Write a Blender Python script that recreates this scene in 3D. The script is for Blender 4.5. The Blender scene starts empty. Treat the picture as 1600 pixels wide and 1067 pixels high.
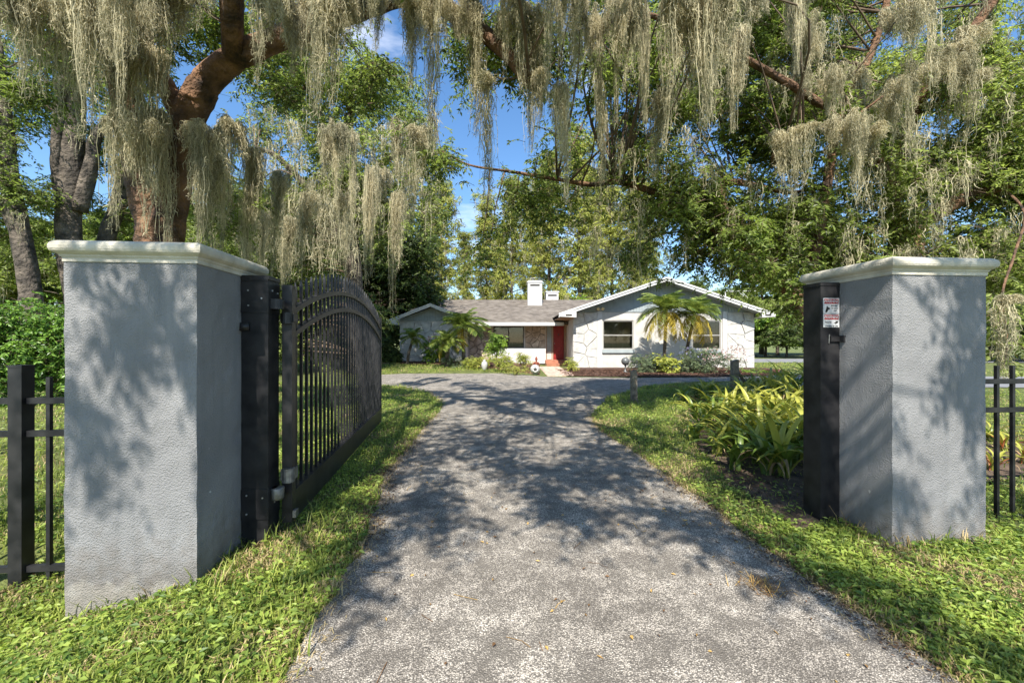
import bpy, math, random
import numpy as np
from mathutils import Vector, Matrix
R = math.radians
rng = np.random.default_rng(11)
random.seed(5)
SC = bpy.context.scene
COL = SC.collection

# ------------------------------------------------------------------ camera, sky, sun, exposure
EYE = 1.4
F = 650.0                       # focal length in photo pixels (1600 wide)
cam = bpy.data.cameras.new('camera'); cam.sensor_width = 36; cam.lens = 36 * F / 1600
cam.clip_start = .05; cam.clip_end = 3000
co = bpy.data.objects.new('camera', cam); COL.objects.link(co)
co.location = (0, 0, EYE); co.rotation_euler = (R(90), 0, 0)
SC.camera = co
AZ, EL = R(7.7), R(50)          # sun behind the camera, a little to the left
sl = bpy.data.lights.new('sun', 'SUN'); sl.energy = 5.0; sl.angle = R(.53); sl.color = (1, .95, .86)
so = bpy.data.objects.new('sun', sl); COL.objects.link(so); so.location = (-4, -20, 30)
so.rotation_euler = Vector((math.sin(AZ) * math.cos(EL), math.cos(AZ) * math.cos(EL), -math.sin(EL))).to_track_quat('-Z', 'Y').to_euler()
w = bpy.data.worlds.new('World'); SC.world = w; w.use_nodes = True
nt = w.node_tree; N = nt.nodes; Lk = nt.links
for n in list(N): N.remove(n)
sky = N.new('ShaderNodeTexSky'); sky.sky_type = 'NISHITA'; sky.sun_disc = False
sky.sun_elevation = EL; sky.sun_rotation = R(180) + AZ; sky.air_density = 1.0; sky.dust_density = .35; sky.ozone_density = 2.2
tc = N.new('ShaderNodeTexCoord'); mp = N.new('ShaderNodeMapping'); mp.inputs['Scale'].default_value = (1, 1, 3.2)
nz = N.new('ShaderNodeTexNoise'); nz.inputs['Scale'].default_value = 2.3; nz.inputs['Detail'].default_value = 7; nz.inputs['Roughness'].default_value = .58
rp = N.new('ShaderNodeValToRGB'); rp.color_ramp.elements[0].position = .56; rp.color_ramp.elements[1].position = .86
mx = N.new('ShaderNodeMixRGB'); mx.inputs[2].default_value = (7.0, 7.1, 7.4, 1)
bg = N.new('ShaderNodeBackground'); bg.inputs['Strength'].default_value = .125
hs = N.new('ShaderNodeHueSaturation'); hs.inputs['Saturation'].default_value = 1.18
ou = N.new('ShaderNodeOutputWorld')
Lk.new(tc.outputs['Generated'], mp.inputs[0]); Lk.new(mp.outputs[0], nz.inputs['Vector']); Lk.new(nz.outputs['Fac'], rp.inputs[0])
Lk.new(sky.outputs[0], hs.inputs['Color']); Lk.new(hs.outputs[0], mx.inputs[1]); Lk.new(rp.outputs[0], mx.inputs[0]); Lk.new(mx.outputs[0], bg.inputs[0]); Lk.new(bg.outputs[0], ou.inputs[0])
VS = SC.view_settings
VS.view_transform = 'Standard'; VS.look = 'None'; VS.gamma = 1; VS.use_curve_mapping = False; VS.exposure = 1.0

# ------------------------------------------------------------------ helpers
def P(px, py, Y): return Vector(((px - 800) / F * Y, Y, EYE - (py - 533) / F * Y))
def GP(px, py):                                   # a point of the flat ground seen at a pixel
    Y = EYE * F / (py - 533); return ((px - 800) / F * Y, Y)
def sm(a, b, t):
    t = np.clip((np.asarray(t, float) - a) / (b - a), 0, 1); return t * t * (3 - 2 * t)
def gz(x, y):
    return -.21 * sm(-1.5, -2.7, x) * sm(3.5, 2.2, y) + .26 * sm(17.5, 23, y) * sm(2.5, -3, x)
TH = R(5.1); CT, ST = math.cos(TH), math.sin(TH)
def G(u, v, z=0): return Vector((u * CT - v * ST, u * ST + v * CT, z))     # gate-line axes to world

def nrm(a): return a / np.maximum(np.linalg.norm(a, axis=-1, keepdims=True), 1e-9)

class MB:                                          # collects faces into one mesh
    def __init__(s): s.v = []; s.f = []; s.m = []; s.n = 0
    def add(s, v, f, m=0):
        s.v += [tuple(p) for p in v]; s.f += [tuple(i + s.n for i in q) for q in f]; s.m += [m] * len(f); s.n += len(v)
    def box(s, x0, x1, y0, y1, z0, z1, m=0):
        s.add([(x0, y0, z0), (x1, y0, z0), (x1, y1, z0), (x0, y1, z0), (x0, y0, z1), (x1, y0, z1), (x1, y1, z1), (x0, y1, z1)],
              [(3, 2, 1, 0), (4, 5, 6, 7), (0, 1, 5, 4), (1, 2, 6, 5), (2, 3, 7, 6), (3, 0, 4, 7)], m)
    def prism(s, poly, y0, y1, m=0, bev=0):       # polygon (x,z) extruded along y, y0 in front
        k = len(poly); cx = sum(p[0] for p in poly) / k; cz = sum(p[1] for p in poly) / k
        rings = [[(x, y1, z) for x, z in poly], [(x, y0 + bev, z) for x, z in poly]]
        if bev: rings.append([(cx + (x - cx) * (1 - bev * 2.5), y0, cz + (z - cz) * (1 - bev * 2.5)) for x, z in poly])
        v = sum(rings, []); f = [tuple(range(k))]
        for r in range(len(rings) - 1):
            f += [(r * k + i, r * k + k + i, r * k + k + (i + 1) % k, r * k + (i + 1) % k) for i in range(k)]
        f.append(tuple((len(rings) - 1) * k + i for i in reversed(range(k))))
        s.add(v, f, m)
    def tube(s, pts, rad, n=10, m=0, rough=0, cap=True, wv=None):
        pts = np.array([tuple(p) for p in pts], float); K = len(pts)
        rad = np.full(K, rad, float) if np.isscalar(rad) else np.asarray(rad, float)
        t = nrm(np.gradient(pts, axis=0))
        ref = np.array([0, 0, 1.]) if abs(t[0][2]) < .9 else np.array([1., 0, 0])
        a = np.arange(n) / n * 2 * math.pi; v = []
        x = np.cross(ref, t[0]); x /= np.linalg.norm(x)
        lob = rng.uniform(0, 6.28, 3)
        for i in range(K):
            x = x - t[i] * x.dot(t[i]); x /= np.linalg.norm(x) + 1e-9; y = np.cross(t[i], x)
            rr = np.full(n, rad[i])
            if rough: rr = rr * (1 + rough * (.6 * np.sin(3 * a + lob[0] + i * .35) + .5 * np.sin(5 * a + lob[1] - i * .5) + rng.uniform(-.5, .5, n)))
            v += [tuple(q) for q in pts[i] + np.cos(a)[:, None] * x * rr[:, None] + np.sin(a)[:, None] * y * rr[:, None]]
        f = [(i * n + j, i * n + (j + 1) % n, i * n + n + (j + 1) % n, i * n + n + j) for i in range(K - 1) for j in range(n)]
        if cap: f += [tuple(reversed(range(n))), tuple((K - 1) * n + j for j in range(n))]
        s.add(v, f, m)
    def lathe(s, prof, n=20, m=0, c=(0, 0, 0)):
        v = [(c[0] + r * math.cos(a), c[1] + r * math.sin(a), c[2] + z) for r, z in prof for a in [2 * math.pi * j / n for j in range(n)]]
        f = [(i * n + j, i * n + (j + 1) % n, i * n + n + (j + 1) % n, i * n + n + j) for i in range(len(prof) - 1) for j in range(n)]
        f += [tuple(reversed(range(n))), tuple((len(prof) - 1) * n + j for j in range(n))]
        s.add(v, f, m)
    def rings(s, prof, m=0, cx=0, cy=0):          # square rings (half size, z)
        v = [(cx + a * h, cy + b * h, z) for h, z in prof for a, b in ((-1, -1), (1, -1), (1, 1), (-1, 1))]
        f = [(i * 4 + j, i * 4 + (j + 1) % 4, i * 4 + 4 + (j + 1) % 4, i * 4 + 4 + j) for i in range(len(prof) - 1) for j in range(4)]
        f += [(3, 2, 1, 0), tuple((len(prof) - 1) * 4 + j for j in range(4))]
        s.add(v, f, m)
    def mesh(s, name, mats, smooth=False):
        me = bpy.data.meshes.new(name); me.from_pydata(s.v, [], s.f)
        for m in (mats if isinstance(mats, (list, tuple)) else [mats]): me.materials.append(m)
        me.polygons.foreach_set('material_index', s.m)
        if smooth: me.polygons.foreach_set('use_smooth', [True] * len(s.f))
        me.update(); return me

def npmesh(name, V, Fq, mats, mi=None, smooth=False):   # big quad meshes straight from arrays
    me = bpy.data.meshes.new(name); V = np.ascontiguousarray(V, np.float32); Fq = np.ascontiguousarray(Fq, np.int32)
    me.vertices.add(len(V)); me.vertices.foreach_set('co', V.ravel())
    me.loops.add(Fq.size); me.loops.foreach_set('vertex_index', Fq.ravel())
    me.polygons.add(len(Fq)); me.polygons.foreach_set('loop_start', np.arange(0, Fq.size, 4, dtype=np.int32))
    for m in (mats if isinstance(mats, (list, tuple)) else [mats]): me.materials.append(m)
    if mi is not None: me.polygons.foreach_set('material_index', np.asarray(mi, np.int32))
    me.polygons.foreach_set('use_smooth', np.full(len(Fq), smooth))
    me.update(calc_edges=True); return me

class NB:                                          # array collector
    def __init__(s): s.V = []; s.F = []; s.M = []; s.n = 0
    def add(s, V, Fq, m=0):
        s.V.append(V); s.F.append(Fq + s.n); s.M.append(np.full(len(Fq), m)); s.n += len(V)
    def leaves(s, base, axis, nor, L, W, m=0):
        axis = nrm(axis); side = nrm(np.cross(axis, nor)); nor = np.cross(side, axis)
        L = np.broadcast_to(np.asarray(L, float), len(base))[:, None]; W = np.broadcast_to(np.asarray(W, float), len(base))[:, None]
        v = np.stack([base, base + axis * L * .45 + side * W * .5 + nor * W * .14, base + axis * L - nor * L * .1, base + axis * L * .45 - side * W * .5 + nor * W * .14], 1)
        k = len(base); s.add(v.reshape(-1, 3), np.arange(k * 4).reshape(k, 4), m)
    def ribbons(s, pts, width, side, m=0):         # pts (n,k,3), width (n,k), side (n,3) or (n,k,3)
        n, k, _ = pts.shape
        if side.ndim == 2: side = side[:, None, :]
        o = side * width[..., None] * .5
        v = np.stack([pts - o, pts + o], 2).reshape(-1, 3)
        i = (np.arange(n)[:, None] * k + np.arange(k - 1)[None]).ravel() * 2
        s.add(v, np.stack([i, i + 1, i + 3, i + 2], 1), m)
    def mesh(s, name, mats, smooth=False):
        return npmesh(name, np.concatenate(s.V), np.concatenate(s.F), mats, np.concatenate(s.M), smooth)

def link(name, data, parent=None, loc=None, rot=None, kind=None):
    o = bpy.data.objects.new(name, data); COL.objects.link(o)
    if parent: o.parent = parent
    if loc is not None: o.location = loc
    if rot is not None: o.rotation_euler = rot
    if kind: o['kind'] = kind
    return o
def tag(o, label, cat, group=None, kind=None):
    o['label'] = label; o['category'] = cat
    if group: o['group'] = group
    if kind: o['kind'] = kind
    return o
def thing(name, label, cat, loc=(0, 0, 0), rz=0, group=None):
    return tag(link(name, None, None, loc, (0, 0, rz)), label, cat, group)
def wpart(name, mb, mats, parent, smooth=False, kind=None):   # world-built mesh under an unrotated thing (or part of one)
    me = mb.mesh(name, mats, smooth); o = link(name, me, parent, kind=kind)
    off = Vector((0, 0, 0)); p = parent
    while p: off += p.location; p = p.parent
    me.transform(Matrix.Translation(-off)); return o
def part(name, mb, mats, parent, smooth=False, kind=None): return link(name, mb.mesh(name, mats, smooth), parent, kind=kind)
def struct(name, me): return link(name, me, kind='structure')

# ------------------------------------------------------------------ materials
def mat(name, col, rough=.8, var=.2, scale=6, bump=0, bscale=40, metal=0, col2=None, detail=5, spec=.4, island=0, transl=0, tcol=None, coat=0):
    m = bpy.data.materials.new(name); m.use_nodes = True; t = m.node_tree; n = t.nodes; l = t.links
    b = n['Principled BSDF']; b.inputs['Roughness'].default_value = rough; b.inputs['Metallic'].default_value = metal
    b.inputs['Specular IOR Level'].default_value = spec; b.inputs['Coat Weight'].default_value = coat
    c1 = tuple(c * (1 - var) for c in col) + (1,); c2 = (tuple(col2) if col2 else tuple(min(1, c * (1 + var)) for c in col)) + (1,)
    co_ = n.new('ShaderNodeTexCoord'); nz = n.new('ShaderNodeTexNoise'); nz.inputs['Scale'].default_value = scale; nz.inputs['Detail'].default_value = detail
    l.new(co_.outputs['Object'], nz.inputs['Vector'])
    r = n.new('ShaderNodeValToRGB'); r.color_ramp.elements[0].position = .32; r.color_ramp.elements[1].position = .68
    r.color_ramp.elements[0].color = c1; r.color_ramp.elements[1].color = c2
    fac = nz.outputs['Fac']
    if island:
        g = n.new('ShaderNodeNewGeometry'); ma = n.new('ShaderNodeMath'); ma.operation = 'MULTIPLY_ADD'
        l.new(g.outputs['Random Per Island'], ma.inputs[0]); ma.inputs[1].default_value = island
        m2 = n.new('ShaderNodeMath'); m2.operation = 'SUBTRACT'; l.new(fac, m2.inputs[0]); m2.inputs[1].default_value = island / 2
        l.new(m2.outputs[0], ma.inputs[2]); fac = ma.outputs[0]
    l.new(fac, r.inputs[0]); l.new(r.outputs[0], b.inputs['Base Color'])
    if bump:
        nb = n.new('ShaderNodeTexNoise'); nb.inputs['Scale'].default_value = bscale; nb.inputs['Detail'].default_value = 4
        l.new(co_.outputs['Object'], nb.inputs['Vector']); bp = n.new('ShaderNodeBump'); bp.inputs['Strength'].default_value = 1; bp.inputs['Distance'].default_value = bump
        l.new(nb.outputs['Fac'], bp.inputs['Height']); l.new(bp.outputs[0], b.inputs['Normal'])
    if transl:
        tr = n.new('ShaderNodeBsdfTranslucent'); mxs = n.new('ShaderNodeMixShader'); mxs.inputs[0].default_value = transl
        hsv = n.new('ShaderNodeHueSaturation'); hsv.inputs['Value'].default_value = 1.8; hsv.inputs['Saturation'].default_value = 1.1
        l.new(r.outputs[0], hsv.inputs['Color']); l.new(hsv.outputs[0], tr.inputs['Color'])
        l.new(b.outputs[0], mxs.inputs[1]); l.new(tr.outputs[0], mxs.inputs[2]); l.new(mxs.outputs[0], n['Material Output'].inputs[0])
    return m
def leafm(name, c1, c2, transl=.3, rough=.5, scale=1.2, island=.5):
    return mat(name, c1, rough, .25, scale, col2=c2, island=island, transl=transl, spec=.35, detail=3)

MT = {}
MT['lawn'] = mat('lawn_soil', (.085, .12, .026), .95, .4, 3, bump=.03, bscale=60, col2=(.18, .20, .05), detail=9)
MT['soil'] = mat('bed_soil', (.05, .035, .025), .95, .4, 5, bump=.03, bscale=40, col2=(.16, .11, .075), detail=9)
MT['mulch'] = mat('bark_mulch', (.115, .060, .038), .95, .4, 12, bump=.04, bscale=25, island=.6)
MT['blade'] = leafm('grass_blade', (.13, .19, .035), (.36, .40, .09), .35, .5, 1.6)
MT['weed'] = leafm('weed_leaf', (.11, .19, .035), (.33, .41, .082), .35, .45, 1.6)
MT['straw'] = leafm('dry_grass', (.30, .22, .10), (.46, .36, .19), .2, .7)
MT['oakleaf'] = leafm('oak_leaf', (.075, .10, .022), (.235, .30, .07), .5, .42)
MT['oakleaf_lit'] = leafm('sunlit_oak_leaf', (.10, .13, .03), (.305, .365, .095), .5, .45)  # lighter copy of the oak leaf, sunlight put into its colour
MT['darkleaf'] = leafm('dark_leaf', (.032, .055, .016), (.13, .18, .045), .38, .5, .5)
MT['cypress'] = leafm('cypress_needles', (.20, .22, .045), (.42, .44, .10), .35, .6, .35)
MT['brightleaf'] = leafm('bright_leaf', (.10, .19, .026), (.26, .37, .05), .32, .45, 1)
MT['greyleaf'] = leafm('greygreen_leaf', (.07, .11, .05), (.19, .24, .12), .25, .5, 1.5)
MT['yellowleaf'] = leafm('yellowgreen_leaf', (.20, .25, .04), (.42, .43, .08), .3, .45, 1.5)
MT['hedge'] = leafm('hedge_leaf', (.065, .15, .025), (.20, .33, .055), .28, .35, 1.5)
MT['palm'] = leafm('palm_frond_green', (.11, .17, .04), (.30, .35, .09), .35, .4, 2)
MT['palmy'] = leafm('palm_frond_yellow', (.38, .30, .05), (.55, .45, .09), .3, .5, 2)
MT['strap'] = mat('strap_leaf_green', (.06, .12, .022), .38, .3, 3, col2=(.19, .26, .045), transl=.25, spec=.45)
MT['strapy'] = mat('strap_leaf_yellow', (.24, .29, .045), .38, .25, 3, col2=(.46, .44, .09), transl=.25, spec=.45)
MT['strapr'] = mat('bromeliad_red', (.45, .09, .04), .45, .3, 4, col2=(.62, .24, .10), transl=.2)
MT['redleaf'] = leafm('rust_leaf', (.25, .06, .02), (.5, .16, .04), .2, .5)
MT['moss'] = mat('spanish_moss_grey', (.235, .225, .135), .95, .25, 3, col2=(.56, .50, .33), island=.5, transl=.25)
MT['barkr'] = mat('orange_bark', (.06, .042, .03), .95, .5, 3.5, bump=.12, bscale=12, col2=(.25, .135, .072), detail=12)
MT['barkg'] = mat('grey_bark', (.045, .037, .03), .95, .4, 4, bump=.10, bscale=10, col2=(.16, .13, .10), detail=10)
MT['twig'] = mat('twig_bark', (.13, .09, .06), .9, .3, 5)
MT['cap'] = mat('cast_stone', (.45, .41, .33), .85, .2, 6, bump=.005, bscale=60, col2=(.58, .535, .44), detail=9)
MT['black'] = mat('black_powder_coat', (.009, .0095, .013), .42, .5, 9, col2=(.026, .025, .026), bump=.0006, bscale=220, spec=.4, detail=8)
MT['steel'] = mat('galvanised_steel', (.19, .19, .18), .5, .3, 30, metal=.7, bump=.002, bscale=60)
MT['screw'] = mat('zinc_screw', (.65, .65, .65), .35, .1, 10, metal=.8)
MT['white'] = mat('white_paint', (.56, .55, .53), .6, .06, 4)
MT['stucco'] = mat('cream_stucco', (.50, .48, .445), .9, .12, 3, bump=.01, bscale=60)
MT['wstone'] = mat('white_painted_stone', (.49, .475, .445), .85, .16, 5, bump=.03, bscale=14)
MT['tstone'] = mat('tan_stone', (.42, .32, .24), .9, .3, 3, bump=.03, bscale=14, col2=(.60, .50, .41))
MT['mortar'] = mat('dark_mortar', (.16, .13, .11), .95, .3, 8)
MT['mortarw'] = mat('pale_mortar', (.25, .235, .21), .95, .3, 8)
MT['siding'] = mat('bluegrey_siding', (.31, .35, .36), .8, .1, 3)
MT['roof'] = mat('asphalt_shingle', (.125, .104, .085), .95, .25, 2.5, bump=.03, bscale=30, col2=(.20, .172, .143), detail=10)
MT['brown'] = mat('brown_trim', (.28, .18, .11), .7, .15, 5)
MT['red'] = mat('red_door_paint', (.27, .02, .017), .45, .12, 5)
MT['frame'] = mat('bronze_frame', (.30, .29, .27), .5, .1, 5)
MT['dframe'] = mat('dark_frame', (.05, .045, .04), .5, .1, 5)
MT['blind'] = mat('blind_slats', (.36, .29, .21), .7, .1, 5)
MT['brick'] = mat('pink_brick', (.50, .37, .29), .9, .2, 5, island=.6)
MT['brickr'] = mat('step_tile', (.36, .15, .09), .8, .2, 5)
MT['wood'] = mat('weathered_wood', (.15, .125, .10), .95, .35, 9, bump=.02, bscale=25, col2=(.28, .24, .19), detail=9)
MT['globe'] = mat('grey_globe', (.10, .105, .105), .4, .2, 8, spec=.6)
MT['pot'] = mat('white_ceramic', (.42, .41, .39), .5, .08, 9)
MT['rust'] = mat('terracotta', (.22, .06, .035), .8, .2, 12)
MT['tanb'] = mat('tan_board', (.42, .30, .20), .8, .2, 8)
MT['warm'] = mat('warm_lamp_highlight', (.75, .62, .36), .3, .05, 5)  # warm highlight on the floodlight heads put into their cream colour
MT['signw'] = mat('sign_white', (.62, .62, .62), .45, .03, 20)
MT['signr'] = mat('sign_red', (.45, .04, .04), .45, .05, 20)
MT['signb'] = mat('sign_black', (.02, .02, .02), .5, .05, 20)
MT['litter'] = leafm('fallen_leaf', (.20, .11, .05), (.48, .31, .10), .1, .7, 3, .8)
MT['debris'] = leafm('brown_debris', (.045, .03, .02), (.17, .10, .055), .05, .8, 3, .8)
MT['road'] = mat('grey_road', (.19, .19, .195), .95, .15, 2, bump=.01, bscale=60)

def glass():
    m = bpy.data.materials.new('window_glass'); m.use_nodes = True; n = m.node_tree.nodes; l = m.node_tree.links
    g = n.new('ShaderNodeBsdfGlossy'); g.inputs['Roughness'].default_value = .03; t = n.new('ShaderNodeBsdfTransparent'); t.inputs[0].default_value = (.85, .86, .85, 1)
    fr = n.new('ShaderNodeFresnel'); fr.inputs['IOR'].default_value = 1.5; ad = n.new('ShaderNodeMath'); ad.operation = 'ADD'; ad.inputs[1].default_value = .0
    x = n.new('ShaderNodeMixShader'); l.new(fr.outputs[0], ad.inputs[0]); l.new(ad.outputs[0], x.inputs[0]); l.new(t.outputs[0], x.inputs[1]); l.new(g.outputs[0], x.inputs[2]); l.new(x.outputs[0], n['Material Output'].inputs[0])
    return m
MT['glass'] = glass()

def asphalt():
    m = bpy.data.materials.new('worn_asphalt'); m.use_nodes = True; t = m.node_tree; n = t.nodes; l = t.links; b = n['Principled BSDF']
    b.inputs['Roughness'].default_value = .9; b.inputs['Specular IOR Level'].default_value = .3
    c = n.new('ShaderNodeTexCoord')
    v = n.new('ShaderNodeTexVoronoi'); v.inputs['Scale'].default_value = 140; l.new(c.outputs['Object'], v.inputs['Vector'])
    sp = n.new('ShaderNodeSeparateColor'); l.new(v.outputs['Color'], sp.inputs[0])
    st = n.new('ShaderNodeValToRGB'); e = st.color_ramp.elements
    e[0].position = 0; e[0].color = (.10, .095, .09, 1); e[1].position = 1; e[1].color = (.74, .70, .64, 1)
    for p_, cc in ((.25, (.30, .28, .258)), (.5, (.43, .40, .365)), (.8, (.54, .505, .455))): q = e.new(p_); q.color = cc + (1,)
    l.new(sp.outputs[0], st.inputs[0])
    bind = n.new('ShaderNodeTexNoise'); bind.inputs['Scale'].default_value = 4.5; bind.inputs['Detail'].default_value = 9; bind.inputs['Roughness'].default_value = .68; l.new(c.outputs['Object'], bind.inputs['Vector'])
    th = n.new('ShaderNodeMapRange'); th.inputs[1].default_value = .35; th.inputs[2].default_value = .68; th.inputs[3].default_value = .30; th.inputs[4].default_value = .85
    l.new(bind.outputs['Fac'], th.inputs[0])
    ds = n.new('ShaderNodeMath'); ds.operation = 'SUBTRACT'; l.new(v.outputs['Distance'], ds.inputs[0]); l.new(th.outputs[0], ds.inputs[1])
    ss = n.new('ShaderNodeMapRange'); ss.inputs[1].default_value = -.42; ss.inputs[2].default_value = .12; ss.inputs[3].default_value = 0; ss.inputs[4].default_value = 1
    # worn patches expose stones, the rest stays dark binder
    nb = n.new('ShaderNodeMath'); nb.operation = 'SUBTRACT'; l.new(v.outputs['Distance'], nb.inputs[0])
    l.new(th.outputs[0], nb.inputs[1]); l.new(nb.outputs[0], ss.inputs[0])
    inv = n.new('ShaderNodeMath'); inv.operation = 'MULTIPLY'; l.new(ss.outputs[0], inv.inputs[0]); inv.inputs[1].default_value = .95
    mx_ = n.new('ShaderNodeMixRGB'); l.new(inv.outputs[0], mx_.inputs[0]); l.new(st.outputs[0], mx_.inputs[1]); mx_.inputs[2].default_value = (.115, .106, .096, 1)
    big = n.new('ShaderNodeTexNoise'); big.inputs['Scale'].default_value = .9; big.inputs['Detail'].default_value = 9; big.inputs['Roughness'].default_value = .62; l.new(c.outputs['Object'], big.inputs['Vector'])
    br = n.new('ShaderNodeValToRGB'); br.color_ramp.elements[0].position = .3; br.color_ramp.elements[0].color = (.80, .76, .71, 1); br.color_ramp.elements[1].position = .66; br.color_ramp.elements[1].color = (1.2, 1.16, 1.09, 1)
    l.new(big.outputs['Fac'], br.inputs[0]); mu = n.new('ShaderNodeMixRGB'); mu.blend_type = 'MULTIPLY'; mu.inputs[0].default_value = 1
    l.new(mx_.outputs[0], mu.inputs[1]); l.new(br.outputs[0], mu.inputs[2]); l.new(mu.outputs[0], b.inputs['Base Color'])
    bp = n.new('ShaderNodeBump'); bp.inputs['Distance'].default_value = .006; bp.inputs['Strength'].default_value = .9; bp.invert = True
    l.new(v.outputs['Distance'], bp.inputs['Height']); l.new(bp.outputs[0], b.inputs['Normal'])
    return m
MT['asphalt'] = asphalt()

def pillar_stucco():
    m = mat('grey_stucco', (.212, .210, .210), .92, .13, 2.2, col2=(.262, .259, .258), detail=8)
    t = m.node_tree; n = t.nodes; l = t.links; b = n['Principled BSDF']
    c = n.new('ShaderNodeTexCoord')
    a = n.new('ShaderNodeTexNoise'); a.inputs['Scale'].default_value = 165; a.inputs['Detail'].default_value = 4; a.inputs['Roughness'].default_value = .6
    v = n.new('ShaderNodeTexVoronoi'); v.feature = 'SMOOTH_F1'; v.inputs['Scale'].default_value = 130
    l.new(c.outputs['Object'], a.inputs['Vector']); l.new(c.outputs['Object'], v.inputs['Vector'])
    ad = n.new('ShaderNodeMath'); ad.operation = 'ADD'; l.new(a.outputs['Fac'], ad.inputs[0]); l.new(v.outputs['Distance'], ad.inputs[1])
    bp = n.new('ShaderNodeBump'); bp.inputs['Distance'].default_value = .0062; bp.inputs['Strength'].default_value = .9; l.new(ad.outputs[0], bp.inputs['Height']); l.new(bp.outputs[0], b.inputs['Normal'])
    # bare render and pale splashes along the foot and a few chips
    sx = n.new('ShaderNodeSeparateXYZ'); l.new(c.outputs['Object'], sx.inputs[0])
    nn = n.new('ShaderNodeTexNoise'); nn.inputs['Scale'].default_value = 9; nn.inputs['Detail'].default_value = 6; l.new(c.outputs['Object'], nn.inputs['Vector'])
    mm = n.new('ShaderNodeMath'); mm.operation = 'MULTIPLY_ADD'; l.new(nn.outputs['Fac'], mm.inputs[0]); mm.inputs[1].default_value = -.22; l.new(sx.outputs['Z'], mm.inputs[2])
    mr = n.new('ShaderNodeMapRange'); mr.inputs[1].default_value = -.13; mr.inputs[2].default_value = -.09; mr.inputs[3].default_value = .8; mr.inputs[4].default_value = 0; l.new(mm.outputs[0], mr.inputs[0])
    base = b.inputs['Base Color'].links[0].from_socket
    mx_ = n.new('ShaderNodeMixRGB'); l.new(mr.outputs[0], mx_.inputs[0]); l.new(base, mx_.inputs[1]); mx_.inputs[2].default_value = (.42, .40, .36, 1); 
    ch = n.new('ShaderNodeTexNoise'); ch.inputs['Scale'].default_value = 14; ch.inputs['Detail'].default_value = 2; l.new(c.outputs['Object'], ch.inputs['Vector'])
    cr = n.new('ShaderNodeMapRange'); cr.inputs[1].default_value = .745; cr.inputs[2].default_value = .77; l.new(ch.outputs['Fac'], cr.inputs[0])
    m3 = n.new('ShaderNodeMixRGB'); l.new(cr.outputs[0], m3.inputs[0]); l.new(mx_.outputs[0], m3.inputs[1]); m3.inputs[2].default_value = (.45, .45, .44, 1)
    dz = n.new('ShaderNodeMath'); dz.operation = 'MULTIPLY_ADD'; l.new(ch.outputs['Fac'], dz.inputs[0]); dz.inputs[1].default_value = -.55; l.new(sx.outputs['Z'], dz.inputs[2])
    dr_ = n.new('ShaderNodeMapRange'); dr_.inputs[1].default_value = -.30; dr_.inputs[2].default_value = .02; dr_.inputs[3].default_value = .55; dr_.inputs[4].default_value = 0; l.new(dz.outputs[0], dr_.inputs[0])
    m4 = n.new('ShaderNodeMixRGB'); l.new(dr_.outputs[0], m4.inputs[0]); l.new(m3.outputs[0], m4.inputs[1]); m4.inputs[2].default_value = (.11, .085, .06, 1)
    sk_ = n.new('ShaderNodeMapping'); sk_.inputs['Scale'].default_value = (7, 7, .55); l.new(c.outputs['Object'], sk_.inputs[0]); sn = n.new('ShaderNodeTexNoise'); sn.inputs['Scale'].default_value = 1.6; sn.inputs['Detail'].default_value = 6; l.new(sk_.outputs[0], sn.inputs['Vector'])
    sr = n.new('ShaderNodeMapRange'); sr.inputs[1].default_value = .5; sr.inputs[2].default_value = .75; sr.inputs[4].default_value = .4; l.new(sn.outputs['Fac'], sr.inputs[0])
    m5 = n.new('ShaderNodeMixRGB'); l.new(sr.outputs[0], m5.inputs[0]); l.new(m4.outputs[0], m5.inputs[1]); m5.inputs[2].default_value = (.13, .135, .14, 1)
    l.new(m5.outputs[0], b.inputs['Base Color'])
    return m
MT['pillar'] = pillar_stucco()

# ------------------------------------------------------------------ ground, drive, beds
def grid(name, xs, ys, fn, m):
    X, Yg = np.meshgrid(xs, ys); V = np.stack([X, Yg, fn(X, Yg)], -1).reshape(-1, 3)
    a, b = len(ys), len(xs); i = (np.arange(a - 1)[:, None] * b + np.arange(b - 1)[None]).ravel()
    return npmesh(name, V, np.stack([i, i + 1, i + b + 1, i + b], 1), m, smooth=True)
def spread(lo, hi, far, step):
    c = np.arange(lo, hi + step / 2, step); o = np.geomspace(1, far, 14)
    return np.concatenate([lo - o[::-1], c, hi + o])
struct('ground', grid('ground', spread(-14, 16, 400, .3), spread(-3, 30, 400, .3), gz, MT['lawn']))

drive_px_l = [(440, 1067), (500, 960), (558, 870), (588, 790), (600, 740), (640, 695), (680, 650), (693, 632), (668, 612), (630, 604), (560, 599)]
drive_px_far = [(560, 587), (640, 583), (740, 581), (800, 584), (850, 588), (885, 589), (1000, 590), (1120, 589), (1190, 586), (1260, 583), (1330, 582)]
drive_px_r = [(1330, 592), (1180, 594), (1080, 597), (1010, 603), (950, 620), (922, 650), (935, 672), (985, 702), (1040, 742), (1120, 795), (1200, 862), (1290, 925), (1400, 1000), (1490, 1067)]
dl = [GP(*p) for p in drive_px_l]; df = [GP(*p) for p in drive_px_far]; dr = [GP(*p) for p in drive_px_r]
dl = [(-.35, -6), (-.55, 0)] + dl; dr = dr + [(2.3, 0), (2.6, -6)]
def dense(pts, step):
    out = []
    for (x0, y0), (x1, y1) in zip(pts, pts[1:]):
        k = max(1, int(math.hypot(x1 - x0, y1 - y0) / step))
        out += [(x0 + (x1 - x0) * i / k, y0 + (y1 - y0) * i / k) for i in range(k)]
    return out + [pts[-1]]
def wob(pts, a): return [(x + random.uniform(-a, a), y + random.uniform(-a, a)) for x, y in pts]
DRIVE = wob(dense(dl + df + dr, .12), .028)
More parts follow.
